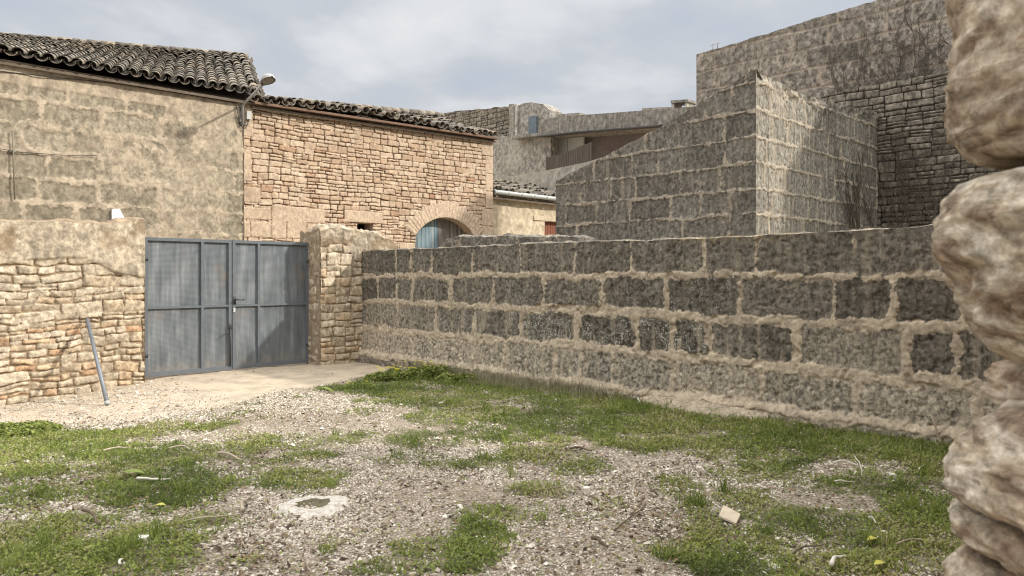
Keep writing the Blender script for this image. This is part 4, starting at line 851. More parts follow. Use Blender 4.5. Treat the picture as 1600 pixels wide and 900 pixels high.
c = g.mix(g.math('MULTIPLY', g.step(nr, .55, .70), .38), c, (0.27, 0.17, 0.10)); c = g.mix(1.0, c, g.ramp(dia, [(.0, .86), (.6, 1.05)]), 'MULTIPLY'); c = g.mix(g.math('MULTIPLY', g.step(g.math('ADD', g.math('MULTIPLY', sx.outputs[2], -1.6), n), .15, .62), .55), c, (0.30, 0.25, 0.19))
g.surface(c, .5, g.bump(dia, .3, .003), metal=.1, spec=.4); M_sheet = m
GH = 2.19
def leaf(ua, ub, mids, zb, nm, skew):
    o = bpy.data.objects.new('gate_leaf', None); COL.objects.link(o); o.parent = gate; cc = W((ua+ub)/2, GATE_V, 0); o.location = Vector(cc)-wloc(gate)
    T = .05; acc = Acc(); fy = GATE_V-.03
    V_ = lambda s: GATE_V+skew*(s-ua)
    def bar(x0, x1, z0, z1, d=.045): 
        acc.add([W(x, V_(x)+dy, z) for z in (z0, z1) for x, dy in ((x0, -d), (x1, -d), (x1, .02), (x0, .02))], [(0, 3, 2, 1), (4, 5, 6, 7), (0, 1, 5, 4), (1, 2, 6, 5), (2, 3, 7, 6), (3, 0, 4, 7)])
    bar(ua, ua+T, zb, GH); bar(ub-T, ub, zb, GH); bar(ua+T, ub-T, GH-T, GH, .044); bar(ua+T, ub-T, zb, zb+.065, .044)
    fr = build('frame', acc, M_frame, o, smooth=False)
    for mm in mids: acc = Acc(); bar(mm-.022, mm+.022, zb+.065, GH-T, .043); build('mullion', acc, M_frame, o, smooth=False)
    acc = Acc(); zr = 1.09
    ed = [ua+T]+[x for mm in mids for x in (mm-.022, mm+.022)]+[ub-T]
    for a, b in zip(ed[::2], ed[1::2]): bar(a, b, zr-.018, zr+.018, .040)
    build('rail', acc, M_frame, o, smooth=False)
    acc = Acc(); acc.add([W(x, V_(x)+dy, z) for z in (zb+.03, GH-.02) for x, dy in ((ua+.02, -.006), (ub-.02, -.006), (ub-.02, .004), (ua+.02, .004))], [(0, 3, 2, 1), (4, 5, 6, 7), (0, 1, 5, 4), (1, 2, 6, 5), (2, 3, 7, 6), (3, 0, 4, 7)])
    build('sheet_panel', acc, M_sheet, o, smooth=False); return o
gl, gm_, gr_ = gu(224), gu(361), gu(481)
l1 = leaf(gl, gm_-.008, [gu(315)], .02, 'l', .0); l2 = leaf(gm_+.008, gr_, [gu(403)], .02, 'r', .0)
M_steel = plain('dark_steel', (0.06, 0.06, 0.06), .45, .2, metal=.4)
acc = Acc(); hx = gm_+.045; zq = 1.19
acc.tube([W(hx, GATE_V-.05, zq), W(hx, GATE_V-.11, zq)], .012); acc.tube([W(hx-.01, GATE_V-.11, zq), W(hx+.14, GATE_V-.11, zq-.004)], .010); acc.box((hx-.025, GATE_V-.052, zq-.08), (hx+.02, GATE_V-.045, zq+.05), rot=W)
build('handle', acc, M_steel, l2)
acc = Acc(); acc.box((hx-.03, GATE_V-.06, .98), (hx+.005, GATE_V-.045, 1.05), rot=W); build('lock_plate', acc, plain('pale_metal', (.5, .5, .48), .5), l2, smooth=False)
acc = Acc(); bx = gm_-.035; acc.tube([W(bx, GATE_V-.06, .08), W(bx, GATE_V-.06, .78)], .011); acc.tube([W(bx, GATE_V-.06, .68), W(bx-.11, GATE_V-.12, .62)], .008); acc.box((bx-.025, GATE_V-.055, .70), (bx+.025, GATE_V-.045, .76), rot=W); build('drop_bolt', acc, M_steel, l1)
for lf, uu_, sgn in ((l1, gl-.005, 1), (l2, gr_+.005, -1)):
    for zh in (.35, 1.85): acc = Acc(); acc.tube([W(uu_, GATE_V-.055, zh-.06), W(uu_, GATE_V-.055, zh+.06)], .016, 10); acc.box((min(uu_, uu_+.06*sgn), GATE_V-.052, zh-.025), (max(uu_, uu_+.06*sgn), GATE_V-.046, zh+.025), rot=W); build('hinge', acc, M_steel, lf)

# ------------------------------------------------------------------ leaning pole
pb = gp(168, 629, -.08); pb = (pb[0], pb[1], float(gz(*pb))+.005); tw = PP('B', LW_V, *on('B', LW_V, 139, 498)); tw = (tw[0]+.02, tw[1]-.08, tw[2])
acc = Acc(); acc.tube([pb, tw], .026, 14); pole = empty('metal_pole', pb, 'grey metal pole leaning against the field-stone wall beside the gate', 'pole')
build('shaft', acc, plain('galvanised_pole', (0.20, 0.215, 0.235), .5, .2, metal=.3), pole)
d_ = (np.array(tw)-pb); d_ /= np.linalg.norm(d_); acc = Acc(); acc.tube([pb, np.array(pb)+d_*.05], .034, 14); build('foot_collar', acc, plain('pale_collar', (.38, .38, .36), .6), pole)

# ------------------------------------------------------------------ street lamp on the barn corner, cables, conduit, white patch
M_lamp = plain('lamp_grey', (0.36, 0.36, 0.34), .5, .15)
f0 = on('B', BARN_V-.06, 378, 192); f1 = on('B', BARN_V-.06, 379, 163)
lampE = empty('wall_street_lamp', W(f0[0], BARN_V, f0[1]), 'grey street lamp on an angled arm at the corner of barn and house', 'street lamp')
ub = f1[0]; armE = W(ub, BARN_V-1.02, on('B', BARN_V-1.02, 414, 133)[1])
acc = Acc(); acc.tube([W(ub, BARN_V-.06, f0[1]-.05), W(ub, BARN_V-.06, f1[1]-.05), W(ub, BARN_V-.12, f1[1]+.0), armE], .026, 10); build('arm', acc, M_lamp, lampE)
acc = Acc(); acc.box((ub-.05, BARN_V-.05, f0[1]-.02), (ub+.05, BARN_V+.01, f0[1]+.03), rot=W); build('wall_bracket', acc, M_steel, lampE, smooth=False); acc = Acc(); acc.box((ub-.05, BARN_V-.05, f1[1]-.12), (ub+.05, BARN_V+.01, f1[1]-.07), rot=W); build('wall_bracket', acc, M_steel, lampE, smooth=False)
# head: teardrop shell with an opening below
hd = np.array([0.0, 0, 0]); A0 = np.array(armE); A1 = np.array(W(ub+.02, BARN_V-1.40, armE[2]+.10)); ax = (A1-A0); Lh = np.linalg.norm(ax); ax /= Lh; sdv = np.cross(ax, [0, 0, 1]); sdv /= np.linalg.norm(sdv); upv = np.cross(sdv, ax)
tt = np.linspace(-.03, Lh, 14); prof = np.interp(tt/Lh, [-.1, 0, .15, .4, .7, .9, 1.0], [.03, .04, .09, .135, .14, .10, .02]); P = []
for t, w in zip(tt, prof):
    P.append([A0+ax*t+sdv*w*math.cos(a)+upv*(w*.85*math.sin(a)) for a in np.linspace(-.15, math.pi+.15, 15)])
acc = Acc(); acc.grid(np.array(P)); acc.grid(np.array(P)-upv*.006, flip=True); build('lamp_head', acc, M_lamp, lampE)
acc = Acc(); ring = [A0+ax*(Lh*.55+.15*math.cos(a))+sdv*.105*math.sin(a)-upv*.012 for a in np.linspace(0, 2*math.pi, 20, endpoint=False)]; cc_ = A0+ax*Lh*.55-upv*.03
acc.add(ring+[cc_], None, [(i, (i+1) % 20, 20) for i in range(20)]); build('lens', acc, plain('lamp_glass', (.12, .12, .11), .2, spec=.5), lampE)
acc = Acc(); q = on('B', BARN_V, 387, 180); acc.box((q[0]-.05, BARN_V-.08, q[1]-.10), (q[0]+.05, BARN_V+.0, q[1]+.08), rot=W); jb = build('junction_box', acc, plain('white_plastic', (.5, .5, .47), .5, .05), lampE, smooth=False)
acc = Acc(); 
for k_, (a0, dp) in enumerate([((368, 165), .35), ((371, 164), .28)]):
    qa = on('B', BARN_V, *a0); P = []
    for t in np.linspace(0, 1, 16): P.append(W(qa[0]+(q[0]-qa[0])*t, BARN_V-.05-.02*k_, qa[1]+(q[1]-.08-qa[1])*t-dp*math.sin(math.pi*min(1, t*1.0))**.7))
    acc.tube(P, .008, 6)
build('cable_loop', acc, M_steel, lampE)
def cable(pts, r, label, h=.035, name='wall_cable'):
    acc = Acc(); q = [on('B', BARN_V, *p) for p in pts]; xs = np.linspace(q[0][0], q[-1][0], 40); zs_ = np.interp(xs, [a for a, b in q], [b for a, b in q]); acc.tube([W(x, BARN_V-h-.01*math.sin(i), z) for i, (x, z) in enumerate(zip(xs, zs_))], r, 6); return tag(build(name, acc, M_steel), label, 'cable', 'cables on the house wall')
cable([(-30, 108), (0, 112), (180, 131), (290, 148), (366, 161)], .009, 'thin black cable running below the house eave to the street lamp')
cable([(-30, 231), (0, 233), (30, 238), (100, 243), (150, 243)], .006, 'sagging dark cable halfway up the house wall, crossing the thin conduit')
acc = Acc(); a = on('B', BARN_V, 19, 204); b = on('B', BARN_V, 22, 312); acc.tube([W(a[0], BARN_V-.05, a[1]), W((a[0]+b[0])/2, BARN_V-.05, (a[1]+b[1])/2), W(b[0], BARN_V-.05, b[1])], .013, 8); acc.box((a[0]-.05, BARN_V-.04, a[1]-.4), (a[0]+.05, BARN_V, a[1]-.35), rot=W)
tag(build('wall_conduit', acc, plain('conduit_grey', (.22, .19, .14), .6)), 'thin vertical grey conduit on the house wall at the far left', 'pipe')
acc = Acc(); slab(acc, 'B', BARN_V-.03, [(175, 327), (187, 326), (196, 343), (193, 347), (175, 344)], .05); pw = build('white_patch', acc, plain('white_patch_paint', (.72, .72, .70), .8, .05), house, smooth=False)  # white patch added for a stitching mark; no real plaster there

# ------------------------------------------------------------------ near ruin wall: jamb at the right of the opening
m, g = mat('jamb_stone'); co = g.coord(); cw = g.scale(co, (1, 1, 3.2)); n1 = g.noise(cw, 6.5, 8, .70, .9); n2 = g.noise(co, 26, 8, .75); n3 = g.noise(co, 2.2, 3, .5)
c = g.ramp(n1, [(.33, (0.13, 0.09, 0.058)), (.42, (0.31, 0.235, 0.165)), (.52, (0.48, 0.405, 0.305)), (.64, (0.68, 0.61, 0.50))]); c = g.mix(1.0, c, g.ramp(n2, [(.36, .5), (.64, 1.4)]), 'MULTIPLY')
c = g.mix(g.math('MULTIPLY', g.attr('red'), g.step(n3, .35, .6)), c, (0.34, 0.185, 0.12)); c = g.mix(g.math('MULTIPLY', g.step(g.noise(cw, 8, 5, .7), .58, .68), .6), c, (0.10, 0.085, 0.065))
g.surface(c, .95, g.bump(g.math('ADD', n2, g.math('MULTIPLY', n1, 1.5)), .8, .012), spec=.15); M_jamb = m
def rock(acc, cx, cy, cz_, rx, ry, rz, seed, red=0., pw=3.0, rough=.12, res=56):
    a = np.linspace(0, 2*np.pi, res*2+1); b = np.linspace(-np.pi/2, np.pi/2, res); A_, B2 = np.meshgrid(a, b)
    sx = np.cos(B2)*np.cos(A_); sy = np.cos(B2)*np.sin(A_); sz = np.sin(B2); k = (np.abs(sx)**pw+np.abs(sy)**pw+np.abs(sz)**pw)**(-1/pw); x, y, z = sx*k, sy*k, sz*k
    d = 1+rough*(fbm(x*2+seed*3.1+z*1.7, y*2+z*2.6, 1, 3, seed % 7)+.45*fbm(x*1.2+y, z*9+x*1.5+seed, 1, 3, seed % 5)+.35*fbm(x*7+z*5+seed, y*7-z*6, 1, 3, 2))
    P = np.stack([cx+rx*x*d, cy+ry*y*d, cz_+rz*z*(1+(d-1)*.8)], -1); acc.grid(P, red=np.full(P.shape[:2], red))
acc = Acc(); YJ = 1.12
def jz(py, Y=YJ): return EYE-(py-HY)/F*Y
def jx(px, Y=YJ): return (px-CX)/F*Y
def jrock(acc, prof, dy, seed, red, dep=.24, xc=1860):
    """stone of the jamb whose edge follows a measured outline; round in depth"""
    Yc = YJ+dy; ys = [p[0] for p in prof]; n = 90; t = np.linspace(0, 1, n); py = ys[0]+(ys[-1]-ys[0])*(.5-.5*np.cos(np.pi*t)); lx = np.interp(py, ys, [p[1] for p in prof])
    Ye = Yc+.06+.08; z = jz(py, Ye); xl = jx(lx, Ye); x_c = jx(xc, Ye); rx = np.maximum(.01, x_c-xl); f = rx/rx.max(); a = np.linspace(0, 2*np.pi, 141); AA, ZZ = np.meshgrid(a, z)
    pw = 3.0; ca, sa = np.cos(AA), np.sin(AA); k = (np.abs(ca)**pw+np.abs(sa)**pw)**(-1/pw); R_ = rx[:, None]; D_ = dep*np.clip(f[:, None]*1.3-.3, .02, 1)
    q = fbm(AA*2.2*1.0+seed, ZZ*16, 1, 4, seed % 9)*.013+fbm(AA*9+seed, ZZ*60, 1, 3, 3)*.005+fbm(AA*3, ZZ*45+seed, 1, 2, 5)*.009-np.abs(fbm(AA*4+seed, ZZ*26, 1, 4, 6, .6))*.022
    q = q*np.sin(np.clip(t, .0, 1)*np.pi)[:, None]**.3; cl = np.abs(np.cos(AA))
    x = x_c+ca*k*(R_+q); y = Yc+.06+sa*k*(D_+q); w = np.clip(np.cos(AA/1.0), -1, 1)
    P = np.stack([x, y, ZZ], -1); acc.grid(P, flip=True, red=np.full(P.shape[:2], red))
jrock(acc, [(-190, 1620), (-180, 1530), (-150, 1492), (-100, 1478), (0, 1480), (60, 1485), (130, 1477), (180, 1478), (215, 1487), (240, 1502), (255, 1524), (263, 1570), (266, 1700)], 0, 3, .15)
jrock(acc, [(268, 1700), (270, 1580), (276, 1524), (286, 1494), (310, 1466), (345, 1455), (400, 1462), (450, 1480), (490, 1496), (520, 1513), (545, 1532), (560, 1554), (568, 1600), (572, 1700)], -.02, 5, .0)
jrock(acc, [(540, 1700), (556, 1600), (575, 1556), (600, 1549), (620, 1550), (634, 1560), (646, 1600), (655, 1700)], .05, 8, .45)
jrock(acc, [(616, 1700), (622, 1600), (630, 1562), (650, 1536), (690, 1502), (730, 1484), (765, 1479), (780, 1492), (788, 1530), (793, 1600), (797, 1700)], -.03, 4, .1)
jrock(acc, [(780, 1700), (786, 1560), (794, 1500), (812, 1487), (840, 1491), (855, 1512), (862, 1545), (868, 1700)], .0, 6, .3)
jrock(acc, [(770, 1760), (780, 1640), (790, 1580), (820, 1562), (860, 1558), (900, 1564), (930, 1600), (940, 1760)], -.06, 11, 1.)
jrock(acc, [(848, 1700), (858, 1545), (868, 1512), (888, 1495), (908, 1483), (950, 1481), (1000, 1500), (1012, 1600), (1018, 1760)], .02, 7, .2)
for i, (lx, ty, by, red, dy, wd) in enumerate([(1490, -520, -190, .1, .04, .30), (1490, 1005, 1300, .1, 0, .3), (1500, 1290, 1700, .1, 0, .3), (1490, 1650, 2080, .1, 0, .3)]):
    Yc = YJ+dy; z1, z0 = jz(ty, Yc), jz(by, Yc); rock(acc, jx(lx, Yc)+.03+wd, Yc+.10, (z0+z1)/2, wd, .24, (z1-z0)/2, i+3, red, rough=.08)
JB = empty('ruined_stone_jamb', (jx(1480)+.4, YJ+.1, -.05), 'blurred rough stone jamb of the opening, filling the right edge of the picture', 'wall')
build('jamb_stones', acc, M_jamb, JB)
# unseen wall body added past the jamb, made tall and long to shade the yard
x0 = jx(1480)+.55; b0 = np.array([x0, YJ+.12]); uj = b0.dot(AU); vj = b0.dot(AV)
def prof_r(Sx, Zx):
    D, A, B, C, G = raster(Sx, Zx, rubble(uj-.1, 9.6, -.3, 6.6, w=(.3, .6), h=(.14, .26), rs=random.Random(6)), .02, warp=.02, seed=90, rot=.05); e = sm(D, -.004, .012)
    return -.05+e*.06+C*.01, dict(mask=e, rnd=A, grime=.1+0*Sx, lich=0*Sx)
RUIN_SHADE_H = 5.9
acc = Acc()
sv, nzv = np.linspace(uj, 9.0, 200), None
e = face(acc, 'B', vj-.12, uj, 9.0, -.3, lambda s: np.interp(s, [1.2, 2.2, 4, 9], [2.8, RUIN_SHADE_H-.6, RUIN_SHADE_H, RUIN_SHADE_H])+fbm(s, 0*s, .8, 3, 3)*.25, .045, prof_r); cap(acc, 'B', vj-.12, e, .45, zb=-.3, rough=.1, nt=8)
build('ruin_shade_wall', acc, M_dry, JB)

# ------------------------------------------------------------------ creeper stems
def creeper(name, plane, c, x0, x1, ybot, ytop, n, seed, label, h=.04, r=.007, lean=0.0):
    rs = random.Random(seed); acc = Acc()
    def grow(s, z, ang, ln, rr, depth):
        pts = [(s, z)]
        k = int(ln/.09)
        for i in range(k):
            ang += rs.gauss(0, .22); ang = ang*.93+lean*.07; s += math.sin(ang)*.09; z += math.cos(ang)*.09; pts.append((s, z))
            if depth < 2 and rs.random() < .16: grow(s, z, ang+rs.choice([-1, 1])*rs.uniform(.4, 1.0), ln*rs.uniform(.25, .6)*(1-i/k+.2), rr*.65, depth+1)
        if len(pts) > 3:
            P = [PP(plane, c, a, b, h+.012*math.sin(i*.7+s)) for i, (a, b) in enumerate(pts)]; acc.tube(P, np.linspace(rr, rr*.45, len(P)), 5, caps=False, rnd=rs.random())
    for i in range(n):
        px = rs.uniform(x0, x1); py = ybot if not callable(ybot) else ybot(px)
        s, z = on(plane, c, px, py); s2, z2 = on(plane, c, px, ytop if not callable(ytop) else ytop(px)); grow(s, z, rs.gauss(lean, .25), (z2-z)*rs.uniform(.5, 1.0), r*rs.uniform(.7, 1.5), 0)
    return tag(build(name, acc, plain('bare_stems', (0.105, 0.085, 0.065), .9, .3)), label, 'climbing plant')
creeper('bare_creeper', 'A', TB, 1400, 1500, 250, -30, 30, 3, 'dense mat of bare creeper stems high on the tall building by the right stone jamb', r=.010)
creeper('bare_creeper', 'A', TB, 1310, 1400, 150, 20, 22, 13, 'thin scattered creeper stems on the tall wall, left of the dense mat', r=.006)
creeper('bare_creeper', 'A', 17.4, 1390, 1500, 352, 130, 26, 5, 'pale bare creeper stems over the dark dry-stone wall', r=.008, h=.05)
creeper('bare_creeper', 'B', TV, 1325, 1366, 356, 200, 14, 7, 'dark bare creeper stems fanning over the right end of the shed front', r=.009, lean=-.35, h=.03)

# ------------------------------------------------------------------ small things lying in the yard
M_twig = plain('pale_twig', (0.36, 0.30, 0.22), .8, .3, 20); M_bark = plain('dark_twig', (0.12, 0.09, 0.06), .9, .3, 20); M_bone = plain('bleached_twig', (0.62, 0.58, 0.50), .8, .15, 20)
def twig(pts, r, m, label, name='twig', fork=None, grp='twigs lying in the yard', lift=.02):
    acc = Acc()
    def line(pp, rr):
        q = [gp(*p) for p in pp]; X_ = [a for a, b in q]; Y_ = [b for a, b in q]; t = np.linspace(0, 1, 14); tk = np.linspace(0, 1, len(q)); X2 = np.interp(t, tk, X_); Y2 = np.interp(t, tk, Y_)
        jj = fbm(t*6, t*0+X_[0], 1, 2, 3)*.012; acc.tube(np.stack([X2+jj, Y2+jj, gz(X2, Y2)+lift+rr+.01*np.sin(t*5)], -1), np.linspace(rr, rr*.5, 14), 7)
    line(pts, r)
    for f_ in (fork or []): line(f_, r*.6)
    return tag(build(name, acc, m), label, 'twig', grp)
twig([(1302, 736), (1322, 735), (1342, 739)], .007, M_bone, 'pale forked twig in the grass below the right wall', fork=[[(1335, 726), (1342, 738), (1347, 748), (1345, 757)]])
twig([(1305, 766), (1322, 768), (1336, 764)], .006, M_bone, 'short pale twig just under the forked one in the right grass')
twig([(1436, 748), (1440, 745), (1444, 738)], .006, M_bone, 'little curved pale twig near the right stone jamb')
twig([(1300, 895), (1305, 884), (1320, 878)], .014, M_bone, 'thick hooked white root at the bottom edge, right of centre')
twig([(1358, 823), (1365, 824), (1369, 830)], .007, M_bone, 'small bent white twig above the hooked root')
twig([(340, 712), (360, 716), (377, 723)], .014, M_twig, 'stout tan stick at the edge of the middle-left grass')
twig([(378, 808), (380, 795), (392, 783)], .015, M_twig, 'curved brown stick standing out on gravel left of the drain ring')
twig([(216, 752), (235, 756), (268, 752)], .012, M_bone, 'pale stick in grass at left, beside the green leaf blade')
twig([(265, 703), (285, 700), (300, 703)], .010, M_twig, 'yellowish split stick with a knob, left grass below the gate')
twig([(130, 806), (142, 815), (155, 827)], .012, M_bark, 'dark broken branch in the lower left grass')
twig([(160, 704), (185, 698), (203, 696)], .010, M_twig, 'pale curved stick in the upper left grass')
twig([(290, 824), (340, 818), (385, 806)], .006, M_twig, 'long thin straw-coloured twig left of the curved brown stick')
twig([(185, 893), (192, 885), (189, 880)], .008, M_bone, 'short white twig at the bottom left edge')
twig([(680, 800), (740, 790), (800, 786), (840, 778)], .005, M_twig, 'very long thin straw stem across the central gravel')
twig([(890, 711), (910, 711), (925, 713)], .010, M_bark, 'dark stubby stick on the gravel under the grass strip')
twig([(925, 850), (938, 856), (950, 861)], .014, M_bark, 'dark thick stick at the bottom centre')
twig([(960, 835), (980, 820), (1000, 805), (1010, 790)], .006, M_bark, 'crooked dark twig rising through gravel, lower centre')
twig([(1130, 765), (1148, 772), (1165, 776)], .005, M_twig, 'straw stem near the flat stone slab')
twig([(1240, 875), (1260, 864), (1290, 858)], .006, M_bark, 'dark twig in the lower right grass')
twig([(1400, 862), (1430, 856), (1470, 858)], .006, M_twig, 'straw twig lying toward the right jamb')
# white root/stick leaning on the wall
acc = Acc(); Pz = [(996, 621), (1001, 632), (1006, 645), (1012, 660)]; q = [on('A', WALL_U-.14, *p) for p in Pz]; acc.tube([PP('A', WALL_U-.14, s, z) for s, z in q], [.008, .013, .016, .010], 8); P2 = [on('A', WALL_U-.16, *p) for p in [(1003, 636), (1012, 648), (1020, 660)]]; acc.tube([PP('A', WALL_U-.16, s, z) for s, z in P2], [.010, .012, .008], 8)
tag(build('root', acc, M_bone), 'grey-white root standing against the foot of the block wall', 'root')
acc = Acc(); q = [on('A', WALL_U-.12, *p) for p in [(1456, 650), (1462, 668), (1470, 690), (1474, 702)]]; acc.tube([PP('A', WALL_U-.12, s, z) for s, z in q], [.006, .010, .012, .008], 8)
for pp in ([(1458, 664), (1448, 655)], [(1466, 678), (1478, 668)], [(1470, 688), (1460, 700)]):
    q = [on('A', WALL_U-.13, *p) for p in pp]; acc.tube([PP('A', WALL_U-.13, s, z) for s, z in q], [.006, .004], 6)
tag(build('root', acc, M_twig), 'brown forked root climbing from a dark hollow in the wall foot, far right', 'root')
acc = Acc(); rock(acc, *PP('A', WALL_U, on('A', WALL_U, 1462, 685)[0], .12, -.02), .16, .10, .16, 5, 0, rough=.3, res=20)
# flat slab of stone
def chip(px, py, sx, sy, sz, m, label, name, cat, grp=None, seed=1, rotz=.4, tri=False):
    X_, Y_ = gp(px, py); z = float(gz(X_, Y_)); rs = random.Random(seed); n = 7; acc = Acc(); lo = []; hi = []
    for i in range(n):
        a = 2*math.pi*i/n+rs.uniform(-.25, .25); rr = rs.uniform(.8, 1.12); x = math.cos(a)*sx*rr; y = math.sin(a)*sy*rr; c_, s_ = math.cos(rotz), math.sin(rotz)
        lo.append((X_+x*c_-y*s_, Y_+x*s_+y*c_, z-.005)); hi.append((X_+(x*c_-y*s_)*.86, Y_+(x*s_+y*c_)*.86, z+sz*rs.uniform(.4, .8)))
    V = lo+hi+[(X_+sx*.1, Y_, z+sz*.85)]; acc.add(V, [(i, (i+1) % n, n+(i+1) % n, n+i) for i in range(n)], [(n+i, n+(i+1) % n, 2*n) for i in range(n)]); return tag(build(name, acc, m, smooth=False), label, cat, grp)
M_whites = plain('white_stone', (.66, .62, .55), .9, .12, 14); M_tan = plain('tan_slab', (.50, .42, .31), .9, .15, 14)
X_, Y_ = gp(1137, 813); z = float(gz(X_, Y_)); acc = Acc(); cr = [(-.085, -.01), (.01, -.085), (.10, .005), (.015, .10)]
acc.add([(X_+a*.8, Y_+b*1.6-.02, z+.012+.25*(b+.08)*.5) for a, b in cr]+[(X_+a*.8, Y_+b*1.6-.02, z+.026+.25*(b+.08)*.5) for a, b in cr], [(3, 2, 1, 0), (4, 5, 6, 7), (0, 1, 5, 4), (1, 2, 6, 5), (2, 3, 7, 6), (3, 0, 4, 7)])
tag(build('stone_slab', acc, M_tan, smooth=False), 'flat square cream slab lying on gravel, lower right of centre', 'slab')
for i, (a, b, s, lb) in enumerate([(1293, 803, .026, 'small white stone beside another, right grass, left one of the pair'), (1312, 806, .028, 'squarish white stone beside another, right grass, right one of the pair'), (1382, 841, .03, 'pale grey stone in the lower right grass'), (1018, 716, .038, 'rounded tan stone at the lower edge of the central grass strip'), (1452, 779, .032, 'flat pale stone near the right jamb'), (690, 634, .05, 'pale stone in the grass near the yellow flowers'), (917, 767, .04, 'cream lump of stone alone on the central gravel'),
        (222, 848, .05, 'flat whitish stone at the lower left, beside the grass'), (1198, 732, .04, 'pale flake of stone in the grass below the right wall'), (1395, 753, .045, 'grey flat stone in the right grass'), (695, 810, .022, 'small white pebble on the central gravel'), (1210, 892, .045, 'pale lump at the bottom right of centre')]):
    chip(a, b, s, s*.8, s*.7, M_whites if i not in (3, 8) else M_tan, lb, 'loose_stone', 'stone', 'loose stones in the yard', seed=i+3, rotz=i*.9)
M_yel = leafmat('yellow_leaf', [(0, (.55, .52, .08)), (1, (.65, .6, .15))]); 
for i, (a, b, lb) in enumerate([(1364, 858, 'bright yellow fallen leaf, lower right, the upper one'), (1376, 897, 'bright yellow fallen leaf at the bottom edge, lower right'), (248, 800, 'pale yellow fallen leaf in the lower left grass')]):
    X_, Y_ = gp(a, b); z = float(gz(X_, Y_))+.03; acc = Acc(); n = 9; P = np.zeros((n, 3, 3)); 
    for j in range(n):
        t = j/(n-1); w = .016*math.sin(math.pi*(t*.9+.05)); 
        for k_, o in enumerate((-1, 0, 1)): P[j, k_] = (X_+(t-.5)*.07, Y_+o*w*1.6+.02*t, z+.006*abs(o)+.012*math.sin(t*3))
    acc.grid(P, rnd=np.full(P.shape[:2], .5)); tag(build('fallen_leaf', acc, M_yel), lb, 'leaf', 'yellow fallen leaves')
# green strap leaves
M_strap = leafmat('strap_leaf', [(0, (.22, .30, .07)), (1, (.30, .34, .10))])
for (p0, p1, lb) in (((190, 745), (225, 746), 'broad green strap leaf lying in the left grass'), ((520, 617), (500, 612), 'pale green curled leaf by the concrete apron edge')):
    a = gp(*p0); b = gp(*p1); n = 12; P = np.zeros((n, 3, 3))
    for j in range(n):
        t = j/(n-1); x = a[0]+(b[0]-a[0])*t; y = a[1]+(b[1]-a[1])*t; w = .028*math.sin(math.pi*(t*.85+.1))
        for k_, o in enumerate((-1, 0, 1)): P[j, k_] = (x, y+o*w*1.5, float(gz(x, y))+.03+.02*math.sin(t*3)+.008*abs(o))
    acc = Acc(); acc.grid(P, rnd=np.full(P.shape[:2], .5)); tag(build('strap_leaf', acc, M_strap), lb, 'leaf')
# drain ring
X_, Y_ = gp(489, 793); z = float(gz(X_, Y_)); acc = Acc(); aa = np.linspace(0, 2*np.pi, 49); rr = np.array([.02, .085, .10, .115, .15, .19, .23]); zzr = np.array([.004, .008, .02, .030, .030, .020, .0]); AA, RR = np.meshgrid(aa, rr)
wob = 1+.45*fbm(np.cos(AA)*1.8+3, np.sin(AA)*1.8, 1, 4, 4, .6); P = np.stack([X_+RR*wob*np.cos(AA), Y_+RR*wob*np.sin(AA)*1.1, z+zzr[:, None]+.008*fbm(np.cos(AA)*RR*40, np.sin(AA)*RR*40, 1, 3, 2)+0*RR], -1)
m, g = mat('pale_cement'); co = g.coord(); n = g.noise(co, 30, 5, .6); c = g.mix(g.step(n, .35, .6), (0.33, .285, .235), (.60, .55, .49)); c = g.mix(g.step(g.attr('hole'), .4, .6), c, (.12, .10, .06)); g.surface(c, .95, g.bump(n, .7, .006))
acc.grid(P, hole=np.where(RR < .105, 1., 0.)); tag(build('drain_ring', acc, m), 'pale cement ring round a small earth-filled hole in the gravel', 'drain')
# cement skirt at the foot of the block wall
sv = np.linspace(on('A', WALL_U, 1205, 700)[0], on('A', WALL_U, 1005, 650)[0], 60); acc = Acc(); P = []
for t in np.linspace(0, 1, 8):
    w = .32*np.clip(1-abs((sv-sv.mean())/(sv[-1]-sv[0])*1.7)**2, .15, 1); u = WALL_U-.0-w*t; v = sv; X2 = u*AU[0]+v*AV[0]; Y2 = u*AU[1]+v*AV[1]; P.append(np.stack([X2, Y2, gz(X2, Y2)+.11*(1-t)**1.2+.028+fbm(u*3, v*3, 2, 3, 2)*.012-.03*(t > .95)], -1))
acc.grid(np.array(P), mask=np.full((8, 60), .35), rnd=np.full((8, 60), .8), grime=np.full((8, 60), .35)); sk = build('cement_skirt', acc, M_dark); tag(sk, 'low sloping cement skirt along the foot of the block wall', 'skirt')

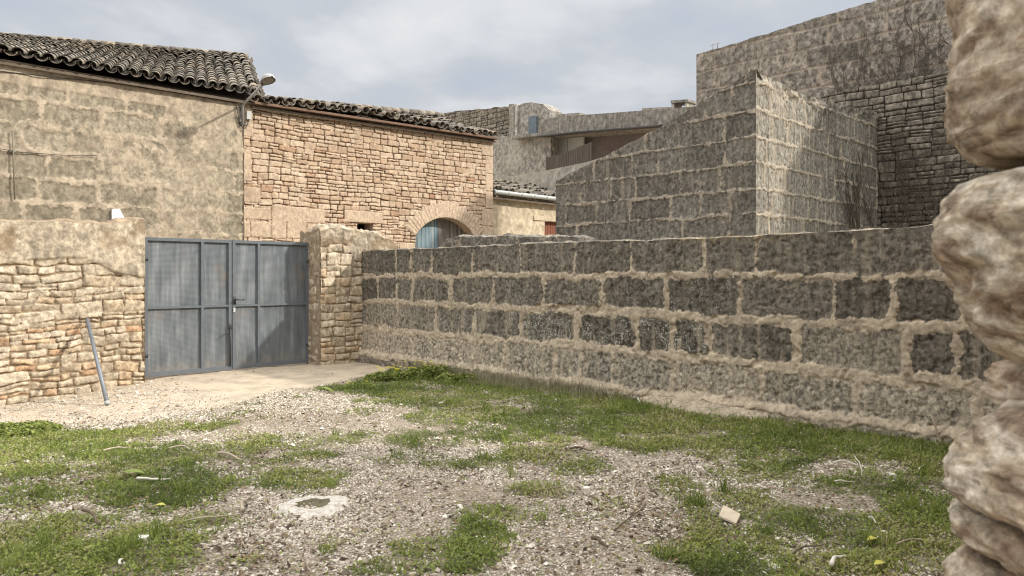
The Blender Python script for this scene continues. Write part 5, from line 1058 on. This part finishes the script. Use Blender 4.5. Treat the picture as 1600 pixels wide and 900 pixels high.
# yellow-flowered oxalis clumps
def clump(px, py, rad, hgt, n, nf, seed, label):
    X0, Y0 = gp(px, py); r0 = np.random.RandomState(seed); a = r0.rand(n)*6.28; rr = rad*np.sqrt(r0.rand(n)); X = X0+np.cos(a)*rr; Y = Y0+np.sin(a)*rr*.8
    uu_ = X*AU[0]+Y*AU[1]; k = uu_ < WALL_U-.05; X, Y, rr = X[k], Y[k], rr[k]; n = len(X)
    z = gz(X, Y)+hgt*np.sqrt(np.clip(1-(rr/rad)**2, 0, 1))*(.45+.6*r0.rand(n))*(1+.5*fbm(X, Y, 5, 2, 3)); s = (.012+.010*r0.rand(n))[:, None]; a = r0.rand(n)*6.28
    d = np.stack([np.cos(a), np.sin(a), r0.randn(n)*.35], -1); e = np.stack([-np.sin(a), np.cos(a), r0.randn(n)*.35], -1); C0 = np.stack([X, Y, z], -1); P = np.stack([C0-d*s, C0-e*s*.8, C0+d*s, C0+e*s*.8], 1)
    root = empty('oxalis_clump', (X0, Y0, float(gz(X0, Y0))), label, 'plant', 'flowering weed clumps')
    acc = Acc(); acc.add(P.reshape(-1, 3), np.arange(4*n).reshape(n, 4), rnd=np.repeat(r0.rand(n)*.95, 4)); build('foliage', acc, M_leaf, root, smooth=False)
    if nf:
        acc = Acc()
        for i in range(nf):
            a = r0.rand()*6.28; q = rad*math.sqrt(r0.rand())*.85; x = X0+math.cos(a)*q; y = Y0+math.sin(a)*q*.7
            if x*AU[0]+y*AU[1] > WALL_U-.05: continue
            zc = float(gz(x, y))+hgt*(1.05+.5*r0.rand()); base = (x, y, zc-.05)
            for p in range(5):
                t = p*1.2566+a; acc.add([(x, y, zc), (x+.022*math.cos(t-.4), y+.022*math.sin(t-.4), zc+.012), (x+.028*math.cos(t), y+.028*math.sin(t), zc+.014), (x+.022*math.cos(t+.4), y+.022*math.sin(t+.4), zc+.012)], [(0, 1, 2, 3)], rnd=.5)
        m = bpy.data.materials.get('yellow_petals') or leafmat('yellow_petals', [(0, (.75, .68, .05)), (1, (.8, .72, .1))]); build('flowers', acc, m, root, smooth=False)['kind'] = 'stuff'
clump(612, 592, .42, .13, 4200, 26, 1, 'yellow-flowered green weed clump at the corner by the concrete apron')
clump(668, 590, .45, .17, 4600, 14, 2, 'tall dark green weed clump against the block wall with few yellow flowers')
clump(715, 596, .36, .11, 2600, 0, 3, 'leafy green weed clump without flowers further along the block wall')
clump(560, 606, .26, .07, 1800, 3, 4, 'low green weed clump at the left end of the flowering weeds')
clump(20, 655, .5, .10, 3800, 0, 5, 'bright green weed clump at the foot of the field-stone wall, far left')
